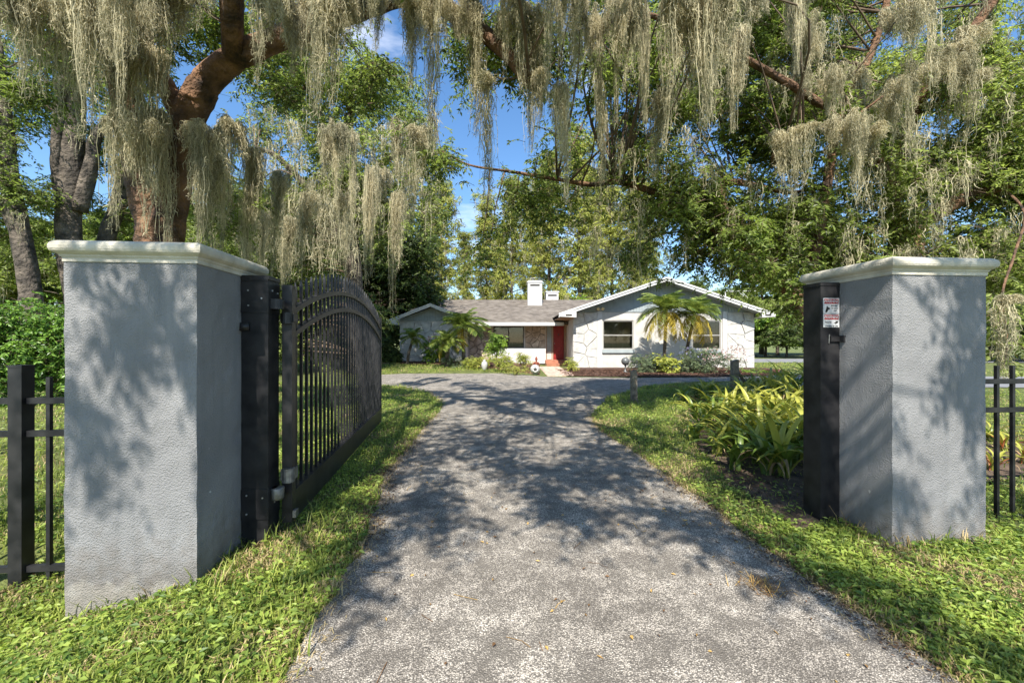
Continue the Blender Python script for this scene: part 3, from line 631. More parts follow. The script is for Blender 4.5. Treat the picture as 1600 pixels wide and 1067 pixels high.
# ------------------------------------------------------------------ foliage builders
GAPS = [(655, 75, 42, 42), (600, 62, 26, 30), (690, 165, 34, 62), (765, 215, 60, 75), (728, 315, 44, 62), (815, 195, 26, 58), (770, 300, 22, 30), (925, 215, 22, 42), (880, 262, 22, 30),
        (1045, 370, 26, 34), (968, 302, 46, 13), (1150, 292, 16, 12), (1280, 212, 26, 22), (1232, 285, 20, 30), (1470, 190, 34, 22), (1358, 72, 26, 26), (1588, 35, 34, 50), (1215, 300, 14, 18),
        (55, 245, 26, 52), (1010, 195, 16, 20), (905, 130, 18, 40), (960, 250, 14, 20), (1140, 245, 14, 14), (1400, 55, 18, 16), (1075, 432, 16, 14), (1300, 30, 20, 14)]
def ingap(p, grow=1.0):
    px = 800 + p[:, 0] / np.maximum(p[:, 1], .3) * F; py = 533 - (p[:, 2] - EYE) / np.maximum(p[:, 1], .3) * F
    g = np.zeros(len(p), bool)
    for cx, cy, rx, ry in GAPS: g |= ((px - cx) / (rx * grow)) ** 2 + ((py - cy) / (ry * grow)) ** 2 < 1
    return g & (p[:, 1] > 2)
def ball(c, r, n, clump=14, edge=.55, tight=.17):
    m = max(1, n // clump); d = nrm(rng.normal(size=(m, 3))) * (rng.uniform(0, 1, (m, 1)) ** edge)
    k = rng.integers(0, m, n); q = d[k] + rng.normal(size=(n, 3)) * tight
    return np.asarray(c)[None] + q * np.asarray(r)[None]
def sprigs(nb, C, L, k, lL, lW, droop=.35, ml=0, mt=1, twig=.006, hang=0):
    n = len(C)
    if n == 0: return
    a = rng.uniform(0, 2 * math.pi, n); L = L * rng.uniform(.6, 1.3, n)
    d = nrm(np.stack([np.cos(a), np.sin(a), rng.uniform(-.7, .45, n) - hang], 1))
    t = np.linspace(.12, 1, k)
    T = np.tile(t, (n, 1)) + rng.uniform(-.04, .04, (n, k))
    base = C[:, None] + d[:, None] * (L[:, None] * T)[..., None]; base[..., 2] -= droop * L[:, None] * T ** 2
    tan = np.repeat(d[:, None], k, 1).copy(); tan[..., 2] -= 2 * droop * T; tan = nrm(tan)
    lat = nrm(np.cross(tan, np.array([0, 0, 1.]))) * np.where(np.arange(k) % 2, 1, -1)[None, :, None]
    ax = tan * .55 + lat * .75 + rng.normal(size=(n, k, 3)) * .32; ax[..., 2] -= .22
    nor = np.array([-.07, -.55, .8]) + rng.normal(size=(n, k, 3)) * .55
    sc = rng.uniform(.65, 1.25, n * k)
    nb.leaves(base.reshape(-1, 3), ax.reshape(-1, 3), nor.reshape(-1, 3), lL * sc, lW * sc, ml)
    if twig:
        tt = np.linspace(-.35, 1, 3); p = C[:, None] + d[:, None] * (L[:, None] * tt[None])[..., None]; p[..., 2] -= droop * L[:, None] * tt[None] ** 2
        nb.ribbons(p, np.tile(np.array([1.5, 1.0, .5]) * twig, (n, 1)), nrm(np.cross(d, rng.normal(size=(n, 3)))), mt)
def catmull(pts, k=6):
    p = [np.array(tuple(q), float) for q in pts]; p = [2 * p[0] - p[1]] + p + [2 * p[-1] - p[-2]]; out = []
    for i in range(1, len(p) - 2):
        for t in np.arange(k) / k:
            a, b, c, d = p[i - 1:i + 3]; out.append(.5 * (2 * b + (c - a) * t + (2 * a - 5 * b + 4 * c - d) * t * t + (3 * b - a - 3 * c + d) * t ** 3))
    return np.array(out + [p[-2]])
def limb_mb(mb, pts, r0, r1, n=12, rough=.1, k=6):
    q = catmull(pts, k); K = len(q); r = r0 + (r1 - r0) * np.linspace(0, 1, K) ** .9
    mb.tube(q, r, n, rough=rough); return q, r
def branch_to(mb, skel, targets, r0=.03, n=5, sag=.1):
    S = np.concatenate([s[0] for s in skel]); RR = np.concatenate([s[1] for s in skel])
    for t in targets:
        d = np.linalg.norm(S - t, axis=1) + .6 * np.maximum(0, S[:, 2] - t[2]); i = int(np.argmin(d)); a = S[i]; L = np.linalg.norm(t - a)
        if L < .05: continue
        mid = (a + t) / 2 + rng.normal(size=3) * L * .1 + np.array([0, 0, L * sag]); q = catmull([a, mid, t], 4)
        rr = min(r0 * (.5 + L * .25), RR[i] * .7); mb.tube(q, np.linspace(rr, rr * .3, len(q)), n)
def mossify(nb, tops, L, W, n_str=16, seg=7, width=.012, curls=10, m=0):
    """hanging grey moss: strands of wandering ribbons with small side curls"""
    n = len(tops); L = np.broadcast_to(L, n); W = np.broadcast_to(W, n)
    o = rng.normal(size=(n, n_str, 2)) * .42; rad = np.linalg.norm(o, axis=2)
    ln = L[:, None] * np.clip(1.08 - .5 * rad, .15, 1.05) * (.22 + .85 * rng.uniform(0, 1, (n, n_str)) ** 1.25)
    t = np.linspace(0, 1, seg); walk = np.cumsum(rng.normal(size=(n, n_str, seg, 2)), 2) * (.02 + .035 * W[:, None, None, None]) * .8
    xy = tops[:, None, None, :2] + o[:, :, None] * W[:, None, None, None] * (1 - .45 * t)[None, None, :, None] + walk
    z = tops[:, None, None, 2] + rng.uniform(-.12, .06, (n, n_str))[..., None] * L[:, None, None] * .5 - ln[..., None] * t
    p = np.concatenate([xy, z[..., None]], -1).reshape(-1, seg, 3)
    wd = width * (1 - .6 * t)[None] * rng.uniform(.6, 1.4, (len(p), 1)); nb.ribbons(p, np.broadcast_to(wd, (len(p), seg)), nrm(rng.normal(size=(len(p), 3)) * [1, 1, .15]), m)
    if curls:
        i = rng.integers(0, len(p), n * n_str * curls // 3); j = rng.integers(0, seg, len(i)); b = p[i, j]; lc = rng.uniform(.03, .09, len(i)) * (width / .009) ** .7
        d = nrm(rng.normal(size=(len(i), 3)) * [1, 1, .7] - [0, 0, .35]); e = nrm(rng.normal(size=(len(i), 3)) - [0, 0, .9])
        q = np.stack([b, b + d * lc[:, None] * .5, b + d * lc[:, None] * .8 + e * lc[:, None] * .4, b + d * lc[:, None] * .75 + e * lc[:, None] * .9], 1)
        nb.ribbons(q, np.tile(np.array([.75, .75, .6, .35]) * width, (len(q), 1)), nrm(np.cross(d, rng.normal(size=(len(q), 3)))), m)

def make_tree(name, label, cat, base, limbs, blobs, leaf, lm, bark, sprig, nper, group=None, moss=None, trunk_n=14, rough=.1, br=.03, gaps=True, extra=(), nbr=2, twig=.006, hang=0, dm=1.0, tight=.17):
    """limbs: list of (points, r0, r1, part name); blobs: list of (centre, radii, n sprigs)"""
    t = thing(name, label, cat, tuple(base), 0, group); skel = []
    for pts, r0, r1, nm in limbs:
        mb = MB(); skel.append(limb_mb(mb, pts, r0, r1, trunk_n if r0 > .12 else 8, rough)); wpart(nm, mb, MT[bark], t, True)
    mb = MB(); tg = []
    for c, r, n in blobs:
        for _ in range(nbr if c[2] > 2.6 or c[1] > 9 else 0): tg.append(np.array(c) + rng.normal(size=3) * np.array(r) * .45)
    tg = np.array(tg) if tg else np.zeros((0, 3))
    if gaps and len(tg): tg = tg[~ingap(tg, 1.1)]
    branch_to(mb, skel, list(tg) + [np.array(tuple(e)) for e in extra if e.z > 2.6], br)
    if mb.n: wpart('branches', mb, MT['twig'], t, True, 'stuff')
    nb = NB(); off = np.array(base)
    for c, r, n in blobs:
        C = ball(c, r, int(n * dm), tight=tight)
        if gaps: C = C[~(ingap(C) & (rng.uniform(size=len(C)) < .95))]
        sprigs(nb, C - off, sprig, nper, leaf[0], leaf[1], twig=twig, hang=hang)
    if nb.n: link('crown', nb.mesh('crown', [MT[lm], MT['twig']]), t, kind='stuff')
    if moss is not None and len(moss[0]):
        nb = NB(); mossify(nb, np.array(moss[0]) - off, moss[1], moss[2], **(moss[3] if len(moss) > 3 else {})); link('hanging_moss', nb.mesh('hanging_moss', MT['moss']), t, kind='stuff')
    return t, skel
def B(px, py, Y, rx, ry, n, rd=None):
    c = P(px, py, Y); a, b = rx / F * Y, ry / F * Y
    return (tuple(c), (a, rd or (a + b) / 2, b), n)
def over(x, y, h, r, n):                          # a crown clump whose shade falls at ground point x, y
    k = h / math.tan(EL); return ((x - k * math.sin(AZ), y - k * math.cos(AZ), h), (r, r, r * .45), n)

# ------------------------------------------------------------------ Spanish moss clumps, each one a thing
def moss_proto(W, ropes, per, curls, width=.0055):
    """a clump one metre long: vertical tapering ropes of fine strands"""
    nb = NB(); seg = 15; t = np.linspace(0, 1, seg)
    for q in range(ropes):
        o = rng.normal(size=2) * W * .5; rl = 1.0 if q == 0 else rng.uniform(.25, .95) * max(.35, 1.1 - 1.0 * np.linalg.norm(o) / (W + 1e-6)); rr = rng.uniform(.02, .036)
        path = np.cumsum(rng.normal(size=(seg, 2)) * .006, 0)
        so = rng.normal(size=(per, 2)) * rr; ln = rl * (.25 + .78 * rng.uniform(0, 1, per) ** .8); st = rng.uniform(-.05, .45, per) * rl * (rng.uniform(size=per) < .55); ln = np.minimum(ln, rl * 1.03 - st)
        zz = st[:, None] + ln[:, None] * t[None]; env = np.sin(np.clip(zz / rl, .02, 1) ** .7 * math.pi * .93 + .2).clip(.12, 1) * 1.15
        walk = np.cumsum(rng.normal(size=(per, seg, 2)), 1) * .006 + .004 * rng.normal(size=(per, seg, 2))
        xy = o + np.stack([np.interp(zz / rl, t, path[:, k]) for k in (0, 1)], -1) + so[:, None] * env[..., None] + walk
        p = np.concatenate([xy, -zz[..., None]], -1)
        nb.ribbons(p, np.tile(width * (1 - .5 * t), (per, 1)) * rng.uniform(.6, 1.3, (per, 1)), nrm(rng.normal(size=(per, 3)) * [1, 1, .1]), 0)
        n = per * curls; i = rng.integers(0, per, n); j = rng.integers(0, seg, n); c = p[i, j]; lc = rng.uniform(.018, .05, n); d = nrm(rng.normal(size=(n, 3)) * [1, 1, .5] - [0, 0, .6]); e = nrm(rng.normal(size=(n, 3)) * .5 - [0, 0, 1.])
        nb.ribbons(np.stack([c, c + d * lc[:, None] * .6, c + d * lc[:, None] * .75 + e * lc[:, None] * .7], 1), np.tile(np.array([.75, .7, .3]) * width, (n, 1)), nrm(np.cross(d, rng.normal(size=(n, 3)))), 0)
    return nb.mesh('spanish_moss', MT['moss'])
MP = {'thin': [moss_proto(.02, 2, 70, 8) for _ in range(3)], 'mid': [moss_proto(.12, 7, 46, 9) for _ in range(4)], 'wide': [moss_proto(.29, 15, 40, 8) for _ in range(4)]}
MOSS = [  # px, py of the top, length and width in photo pixels, distance, label
 (15, -45, 190, 75, 4.6, 'mid'), (62, -40, 200, 70, 4.8, 'wide'), (110, -35, 165, 70, 4.7, 'mid'), (158, -30, 250, 60, 4.9, 'mid'),
 (196, 10, 320, 60, 5.3, 'mid', 'long tan sunlit moss clump down the left stem of the orange-barked oak'), (232, 80, 280, 55, 5.5, 'mid'), (236, 170, 220, 40, 5.6, 'mid', 'tangled moss clump over the fork of the orange-barked oak'), (212, 190, 170, 60, 5.4, 'wide'),
 (312, 190, 190, 34, 5.7, 'mid'), (330, 200, 190, 30, 5.8, 'mid'), (280, -30, 110, 50, 5.2, 'mid'), (335, -40, 90, 36, 5.2, 'mid'), (392, -60, 80, 40, 5.3, 'mid'), (422, -10, 140, 34, 5.1, 'mid', 'sunlit moss clump on the bend of the arching orange limb'),
 (450, 0, 110, 30, 5.1, 'mid'), (474, -10, 130, 26, 5.2, 'mid'), (512, -20, 205, 48, 4.8, 'mid', 'broad dark moss curtain hanging left of the sky gap, beside the arching limb'), (533, -15, 190, 40, 5, 'mid'), (560, -5, 70, 30, 5.3, 'mid'),
 (598, -5, 80, 24, 5.3, 'mid'), (637, -5, 130, 40, 5.2, 'mid'), (676, -10, 245, 18, 5.2, 'thin', 'thin dark moss strand hanging straight down in the blue sky gap'), (700, -5, 110, 46, 5.2, 'wide'), (728, 15, 100, 44, 5.3, 'wide'),
 (762, 120, 195, 17, 5.3, 'thin', 'longest thin moss strand, hanging alone above the chimney'), (744, 30, 170, 14, 5.4, 'thin'), (788, 20, 110, 46, 5.3, 'wide'), (812, 10, 150, 40, 5.3, 'mid'), (836, 20, 190, 30, 5.3, 'mid'),
 (870, -40, 200, 46, 4.4, 'wide', 'thick pale tan moss clump at the limb tip above the front door'), (872, 130, 180, 28, 4.6, 'mid', 'pale tapering moss tail under the thick tan clump'), (846, 110, 130, 26, 5.2, 'mid'), (905, -10, 170, 40, 5.2, 'wide'), (925, 30, 200, 24, 5.4, 'mid'), (936, 110, 170, 9, 5.6, 'thin'),
 (975, -20, 200, 40, 5.2, 'wide'), (1010, 10, 190, 38, 5.4, 'wide'), (1064, -20, 245, 44, 4.9, 'mid', 'long brownish moss curtain above the gable peak of the house'), (1084, -20, 215, 36, 5, 'mid'), (1040, 140, 130, 30, 5.8, 'mid'), (1104, -10, 190, 36, 5.2, 'mid'), (1128, -15, 185, 34, 5.3, 'mid'),
 (1160, 40, 160, 26, 6, 'mid'), (1216, 205, 115, 30, 6.4, 'mid'), (1240, -30, 150, 46, 5.6, 'wide'), (1252, 200, 90, 30, 6.4, 'mid'), (1300, 105, 120, 46, 6.4, 'wide'), (1332, 178, 130, 52, 6.3, 'wide', 'broad grey moss sheet under the right-hand oak limb'), (1352, 200, 90, 40, 6.5, 'mid'),
 (1395, 135, 120, 50, 6.6, 'wide'), (1440, 105, 90, 56, 6.6, 'wide'), (1466, 90, 80, 46, 6.7, 'wide'), (1512, 40, 140, 46, 6.8, 'mid'), (1530, 110, 100, 26, 6.8, 'mid', 'dark moss tail right of the sky hole, above the sign pillar'),
 (1570, 460, 130, 34, 4.6, 'thin', 'wispy moss strand hanging over the right-hand picket fence'), (620, 185, 150, 30, 9, 'mid'), (618, 300, 180, 40, 11, 'mid'),
 (365, 190, 230, 46, 7, 'mid'), (402, 230, 210, 46, 7.4, 'mid'), (440, 270, 160, 40, 8, 'mid'), (478, 300, 140, 40, 9, 'mid'), (535, 300, 130, 36, 10, 'mid'), (338, 220, 200, 40, 6.4, 'mid')]
for i_, x_ in enumerate(range(-5, 330, 48)): MOSS.append((x_, -45 + (i_ * 37) % 30, 120 + (i_ * 53) % 130, 46 + (i_ * 31) % 22, 4.7 + (i_ % 4) * .22, ('mid', 'wide', 'mid')[i_ % 3]))
for i_, x_ in enumerate(range(440, 470, 28)): MOSS.append((x_, -20 + (i_ * 37) % 50, 90 + (i_ * 53) % 60, 40, 5.0 + (i_ % 3) * .15, ('mid', 'wide')[i_ % 2]))
for i_, x_ in enumerate(range(590, 866, 70)): MOSS.append((x_, -40 + (i_ * 29) % 40, 90 + (i_ * 47) % 90, 38 + (i_ * 31) % 20, 4.9 + (i_ % 3) * .2, ('mid', 'wide')[i_ % 2]))
for i_, x_ in enumerate(range(905, 1150, 75)): MOSS.append((x_, -45 + (i_ * 41) % 50, 130 + (i_ * 59) % 90, 42 + (i_ * 31) % 20, 4.8 + (i_ % 3) * .25, ('mid', 'wide', 'mid')[i_ % 3]))
for i_, x_ in enumerate(range(1180, 1590, 82)): MOSS.append((x_, -30 + (i_ * 71) % 190, 90 + (i_ * 43) % 70, 40 + (i_ * 31) % 24, 6.2 + (i_ % 3) * .5, ('mid', 'wide')[i_ % 2]))
for i_, (x_, y_) in enumerate([(352, 300), (385, 330), (455, 340), (575, 260), (660, 200), (520, 200)]): MOSS.append((x_, y_, 130 + (i_ * 43) % 80, 38 + (i_ * 31) % 16, 8 + (i_ % 4), ('mid', 'wide')[i_ % 2]))
ZONES = [(70, 'left picket fence'), (150, 'left end of the left pillar cap'), (230, 'middle of the left pillar cap'), (310, 'right end of the left pillar cap'), (400, 'black hinge post'), (450, 'hinge stile of the gate'), (520, 'near half of the gate leaf'), (600, 'far half of the gate leaf'), (670, 'left gable of the house'),
         (740, 'bushy palm by the left gable'), (800, 'large front window'), (850, 'white chimney'), (900, 'red front door'), (960, 'left stone panel of the wing'), (1010, 'left wing window'), (1060, 'gable peak'), (1120, 'right wing window'), (1200, 'right stone panel of the wing'), (1260, 'latch post'), (1330, 'left end of the right pillar cap'), (1420, 'middle of the right pillar cap'), (1500, 'right half of the right pillar cap'), (1700, 'right picket fence')]
def zone(px): return next(n for x, n in ZONES if px < x)
ORD = ['first', 'second', 'third', 'fourth', 'fifth', 'sixth', 'seventh', 'eighth', 'ninth', 'tenth', 'eleventh', 'twelfth']
MLAB = {}
for z_ in {zone(e[0]) for e in MOSS}:
    es = sorted([e for e in MOSS if zone(e[0]) == z_ and len(e) < 7], key=lambda e: e[0])
    for k, e in enumerate(es):
        sh = {'thin': 'thin strand', 'mid': 'narrow hank', 'wide': 'broad curtain'}[e[5]]
        MLAB[e] = sh + ' of moss hanging above the ' + z_ if len(es) == 1 else sh + ' of moss, ' + ORD[k] + ' from left above the ' + z_.replace('of the', 'of').replace(' pillar cap', ' cap')
moss_tops = {'left': [], 'mid': [], 'right': []}
for i, e in enumerate(MOSS):
    px, py, L, W, Y, kd = e[:6]; c = P(px, py, Y); l = L / F * Y; w_ = W / F * Y
    o = link('spanish_moss', MP[kd][i % len(MP[kd])], None, c, (0, 0, rng.uniform(0, 6.28)))
    nat = {'thin': .05, 'mid': .13, 'wide': .26}[kd] * 1.7; s_ = w_ / nat; s_ = min(max(s_, .45), 1.6); o.scale = (s_, s_, l)
    tag(o, e[6] if len(e) > 6 else MLAB[e], 'moss', 'Spanish moss hanging from the oaks')
    if Y < 6.3 or px > 900: moss_tops['left' if px < 900 else 'right'].append(c)

# ------------------------------------------------------------------ near trees
def pl(Y0, Y1, *pp): return [P(x, y, Y0 + (Y1 - Y0) * i / max(1, len(pp) - 1)) for i, (x, y) in enumerate(pp)]
bx_ = P(250, 690, 6.0); base1 = (bx_.x, bx_.y, 0)
limbs1 = [(pl(6, 6, (252, 712), (250, 600), (247, 470), (250, 385), (252, 345)), .33, .27, 'trunk'),
          (pl(6, 5.7, (246, 375), (226, 310), (208, 235), (192, 150), (172, 50), (150, -80)), .19, .11, 'limb'),
          (pl(6, 6, (258, 370), (272, 300), (284, 235), (294, 185), (318, 138)), .21, .20, 'limb'),
          (pl(6, 5.3, (306, 158), (330, 118), (366, 90), (402, 74), (480, 44), (560, 14), (650, -4), (735, 38), (796, 88), (834, 136)), .20, .075, 'limb'),
          (pl(6, 5.6, (290, 200), (262, 140), (232, 95), (222, 40), (235, -60)), .15, .09, 'limb'),
          ([P(560, 14, 5.5), (-1.4, 4.2, 6.3), (-.6, 2.6, 6.9), (.6, 1.0, 7.2), (1.6, -1.2, 7.0)], .15, .06, 'limb'),
          ([P(366, 90, 5.8), (-2.9, 4, 6.4), (-3.2, 2.0, 6.9), (-3.0, -.6, 7), (-2.4, -2.4, 6.6)], .14, .05, 'limb'),
          ([P(650, -4, 5.4), (.4, 4.6, 6.0), (1.8, 4.2, 6.1), (3.2, 4.0, 6.0), (4.4, 3.9, 5.6)], .10, .05, 'limb')]
bl1 = [B(60, 20, 6.5, 90, 60, 90), B(150, 70, 6.8, 80, 60, 80), B(255, 30, 6.6, 70, 60, 90), B(340, 40, 6.6, 70, 60, 110), B(430, 120, 6.6, 50, 50, 50), B(480, 20, 6.2, 70, 40, 80),
       B(310, 260, 7, 45, 60, 50), B(350, 330, 7.4, 50, 60, 50), B(30, 130, 7, 60, 60, 60), B(600, 110, 6.4, 60, 50, 36), B(690, 60, 6.2, 60, 40, 40), B(740, 100, 6.0, 60, 40, 36), B(800, 60, 5.8, 60, 50, 50), B(870, 60, 6.0, 60, 60, 60),
       B(840, 120, 6.6, 60, 60, 50), B(930, 130, 6.6, 60, 60, 60)]
SH1 = [(-.6, 6.2, 5.6, 1.0, 150), (.6, 7.3, 5.8, 1.1, 170), (1.3, 5.6, 5.7, .9, 120), (-.2, 8.6, 6, 1.0, 130), (1.4, 8.8, 6, 1.0, 130), (.2, 4.6, 5.6, .7, 75), (-1.0, 4.7, 5.6, .6, 70), (1.0, 4.2, 5.8, .6, 60), (.4, 3.5, 5.8, .45, 36), (-.5, 3.3, 5.8, .4, 30), (1.6, 3.1, 5.8, .45, 40),
       (-1.7, 5.8, 6, .8, 90), (-2.1, 7.5, 6, .9, 90), (2.1, 6.9, 6, 1.0, 130), (2.9, 5.2, 6, .8, 90), (3.6, 6.6, 6, .9, 90),
       (-1.55, 3.6, 5.8, .34, 26), (-2.0, 4.25, 5.8, .40, 40), (-1.9, 3.75, 6.2, .3, 22), (-2.3, 3.3, 6, .25, 16), (3.55, 4.0, 6, .35, 44), (3.35, 4.9, 6.2, .5, 60), (3.5, 3.6, 6, .32, 26), (2.4, 3.8, 6, .4, 36), (2.5, 3.1, 6, .3, 16), (1.9, 2.35, 6, .25, 12), (2.0, 4.0, 6, .4, 36), (-3.6, 4.4, 6, .6, 50), (4.6, 4.6, 6, .6, 60), (4.3, 3.4, 6, .5, 36), (-3.2, 6.2, 6, .7, 60), (-.75, 3.6, 5.6, .4, 44), (-.8, 3.0, 5.6, .2, 14), (-.95, 2.65, 5.6, .16, 12), (-.9, 2.35, 5.6, .13, 8), (1.5, 2.75, 5.6, .2, 14), (1.75, 2.4, 5.6, .16, 12), (1.95, 2.1, 5.6, .13, 9), (2.05, 1.85, 5.6, .12, 7), (.5, 3.9, 5.6, .5, 50), (.9, 5.0, 5.6, .5, 60), (-.3, 5.4, 5.6, .6, 80), (.2, 6.6, 5.6, .6, 70), (1.2, 3.3, 5.6, .35, 28)]
bl1 = [(c, r, int(n * 2.6)) for c, r, n in bl1] + [over(x_, y_, h_ - (.9 if y_ < 6 else .1), r_, int(n_ * (1.65 if y_ < 5.2 else 1.2))) for x_, y_, h_, r_, n_ in SH1]
tree1, sk1 = make_tree('oak_tree', 'orange-barked oak behind the gate pillar, its long limb arching over the drive', 'tree', base1, limbs1, bl1, (.078, .034), 'oakleaf', 'barkr', .34, 13, 'oaks around the gate', extra=moss_tops['left'], br=.018)

b2 = P(1262, 660, 7.5); base2 = (b2.x, b2.y, 0)
limbs2 = [(pl(7.5, 7.5, (1292, 668), (1290, 590), (1276, 520), (1250, 468), (1220, 435), (1192, 405)), .23, .14, 'trunk'),
          (pl(7.5, 7.8, (1200, 420), (1165, 375), (1132, 335), (1126, 300), (1140, 284), (1190, 292), (1240, 300), (1290, 285)), .14, .015, 'limb'),
          (pl(7.5, 8.2, (1192, 408), (1140, 372), (1085, 335), (1020, 300), (965, 284), (925, 288), (870, 280), (800, 268), (735, 258), (690, 236)), .10, .010, 'limb'),
          (pl(7.5, 7.4, (1245, 480), (1272, 400), (1290, 300), (1312, 190), (1370, 60), (1400, -60)), .10, .05, 'limb'),
          (pl(7.5, 6.4, (1240, 250), (1210, 250), (1225, 225), (1290, 195), (1330, 185), (1380, 150)), .07, .012, 'limb')]
def field(n, x0, x1, y0, y1, Ya, Yb, r, ns, keep=lambda x, y: True):
    out = []
    while len(out) < n:
        x, y = random.uniform(x0, x1), random.uniform(y0, y1)
        if keep(x, y): out.append(B(x, y, random.uniform(Ya, Yb), r * random.uniform(.8, 1.3), r * random.uniform(.7, 1.1), ns))
    return out
bl2 = [B(715, 160, 8.4, 40, 46, 36), B(700, 240, 8.4, 40, 36, 40), B(735, 264, 8.4, 56, 26, 44), B(790, 318, 8.4, 46, 60, 70), B(850, 300, 8.2, 60, 60, 80), B(900, 250, 8.2, 60, 70, 90), B(750, 390, 8.6, 36, 36, 24), B(640, 180, 8.8, 46, 60, 40)] + field(62, 940, 1290, -30, 415, 7, 9.6, 52, 54, lambda x, y: y < 330 or x > 1040 and y < 440) + [B(1095, 380, 8.5, 50, 40, 70), B(1200, 395, 8.6, 50, 40, 60), B(1060, 330, 8.2, 50, 60, 60), B(1240, 380, 8.4, 60, 50, 60), B(985, 390, 10, 40, 36, 36), B(1218, 425, 6.9, 30, 26, 36), B(1238, 470, 6.7, 20, 30, 14), B(1165, 370, 7, 40, 36, 50)]
make_tree('oak_tree', 'leaning oak with flaking orange bark behind the sign post', 'tree', base2, limbs2, bl2, (.086, .038), 'oakleaf', 'barkr', .36, 13, 'oaks around the gate', extra=[m for m in moss_tops['right'] if m.x < 4.2], br=.018, dm=2.9, tight=.3, moss=([P(random.uniform(930, 1285), random.uniform(-10, 400), random.uniform(6.8, 9)) for _ in range(170)], .8, .12, dict(n_str=16, seg=7, width=.010, curls=6)))

b3 = P(1385, 640, 8.4); base3 = (b3.x, b3.y, 0)
limbs3 = [(pl(8.4, 8.2, (1372, 648), (1378, 560), (1392, 450), (1418, 378)), .36, .27, 'trunk'),
          (pl(8.2, 7.6, (1412, 390), (1436, 352), (1474, 325), (1530, 300), (1610, 276), (1740, 225)), .17, .10, 'limb'),
          (pl(8.2, 6.6, (1405, 410), (1396, 300), (1420, 200), (1446, 142), (1490, 84), (1560, -10), (1600, -80)), .12, .06, 'limb'),
          (pl(7.6, 5.6, (1398, 290), (1340, 210), (1262, 150), (1180, 100), (1090, 50), (990, 15), (905, -20)), .09, .02, 'limb'),
           ([P(1560, 288, 7.9), P(1600, 330, 6.6), P(1584, 400, 5.4), P(1566, 460, 4.9), P(1574, 530, 4.8), P(1568, 575, 4.75)], .022, .004, 'limb')]
bl3 = field(62, 1280, 1640, -30, 440, 7, 10, 54, 54) + [B(1330, 400, 9, 60, 50, 60), B(1450, 420, 9, 70, 40, 60), B(1560, 400, 9, 70, 60, 70), B(1600, 250, 8, 60, 80, 60), B(1560, 470, 5.2, 26, 36, 10), B(1572, 540, 5.0, 20, 40, 10)]
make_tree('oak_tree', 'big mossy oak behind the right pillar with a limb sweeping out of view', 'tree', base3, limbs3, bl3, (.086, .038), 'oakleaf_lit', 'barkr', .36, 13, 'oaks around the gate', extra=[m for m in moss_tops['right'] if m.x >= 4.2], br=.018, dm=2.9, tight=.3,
          moss=([P(random.uniform(1290, 1600), random.uniform(0, 400), random.uniform(6.5, 9)) for _ in range(170)], .8, .13, dict(n_str=16, seg=7, width=.010, curls=6)))

# ------------------------------------------------------------------ grey oaks behind the left fence
def g_oak(label, Y, tr, bl, seed_moss, r0):
    b = tr[0][0][0]; base = (b.x, b.y, 0)
    make_tree('oak_tree', label, 'tree', base, [(p, a, c, 'trunk' if i == 0 else 'limb') for i, (p, a, c) in enumerate(tr)], bl, (.10, .045), 'oakleaf', 'barkg', .45, 12, 'grey-trunked oaks beyond the left fence', br=.04, rough=.14, dm=4.6,
              moss=([P(*q) for q in seed_moss], .9, .3, dict(n_str=18, seg=7, width=.016, curls=8)))
g_oak('thick grey oak trunk rising straight beside the left pillar cap', 13, [(pl(13, 13, (126, 605), (122, 480), (108, 380), (112, 260), (114, 150), (112, 40), (118, -80)), .35, .24), (pl(13, 13, (124, 330), (142, 260), (150, 215), (176, 180), (210, 120)), .2, .1), (pl(13, 12.6, (106, 350), (92, 280), (88, 230), (96, 120)), .18, .12)],
      [B(60, 60, 13, 80, 70, 90), B(150, 120, 13, 70, 70, 80), B(80, 180, 13, 50, 50, 50), B(200, 60, 13, 60, 70, 70), B(150, 230, 14, 40, 40, 40), B(20, 140, 13, 50, 60, 60), B(110, -10, 13, 100, 40, 80), B(90, 300, 15, 40, 40, 30), B(160, 330, 15, 40, 40, 36), B(220, 180, 13, 60, 60, 50)],
      [(x, y, 12.6) for x, y in [(70, 90), (95, 120), (140, 60), (180, 90), (40, 60), (120, 200), (200, 150)]], .4)
g_oak('leaning grey oak trunk at the far left above the hedge', 12, [(pl(12, 12, (62, 610), (54, 500), (46, 440), (28, 350), (18, 290), (8, 210), (-10, 60)), .29, .16), (pl(12, 12, (40, 400), (10, 330), (-30, 280)), .16, .1)],
      [B(10, 230, 12, 40, 60, 60), B(40, 300, 12, 40, 40, 44), B(-20, 120, 12, 60, 70, 70), B(20, 370, 13, 40, 40, 40), B(70, 330, 14, 26, 26, 22), B(-20, 330, 12, 40, 60, 44)],
      [(x, y, 11.7) for x, y in [(8, 150), (20, 210), (4, 260), (30, 330)]], .3)
g_oak('slender forked grey oak between the thick trunk and the orange oak', 14, [(pl(14, 14, (158, 600), (160, 460), (168, 370), (180, 330), (192, 280), (205, 200)), .3, .16), (pl(14, 14, (180, 330), (200, 312), (225, 300)), .14, .08)],
      [B(200, 230, 14, 50, 50, 50), B(190, 340, 15, 40, 36, 36), B(230, 300, 14.5, 40, 50, 40), B(330, 280, 15, 60, 80, 90), B(320, 390, 14, 60, 50, 70)],
      [(x, y, 13.6) for x, y in [(190, 230), (215, 250), (310, 250), (340, 300)]], .3)

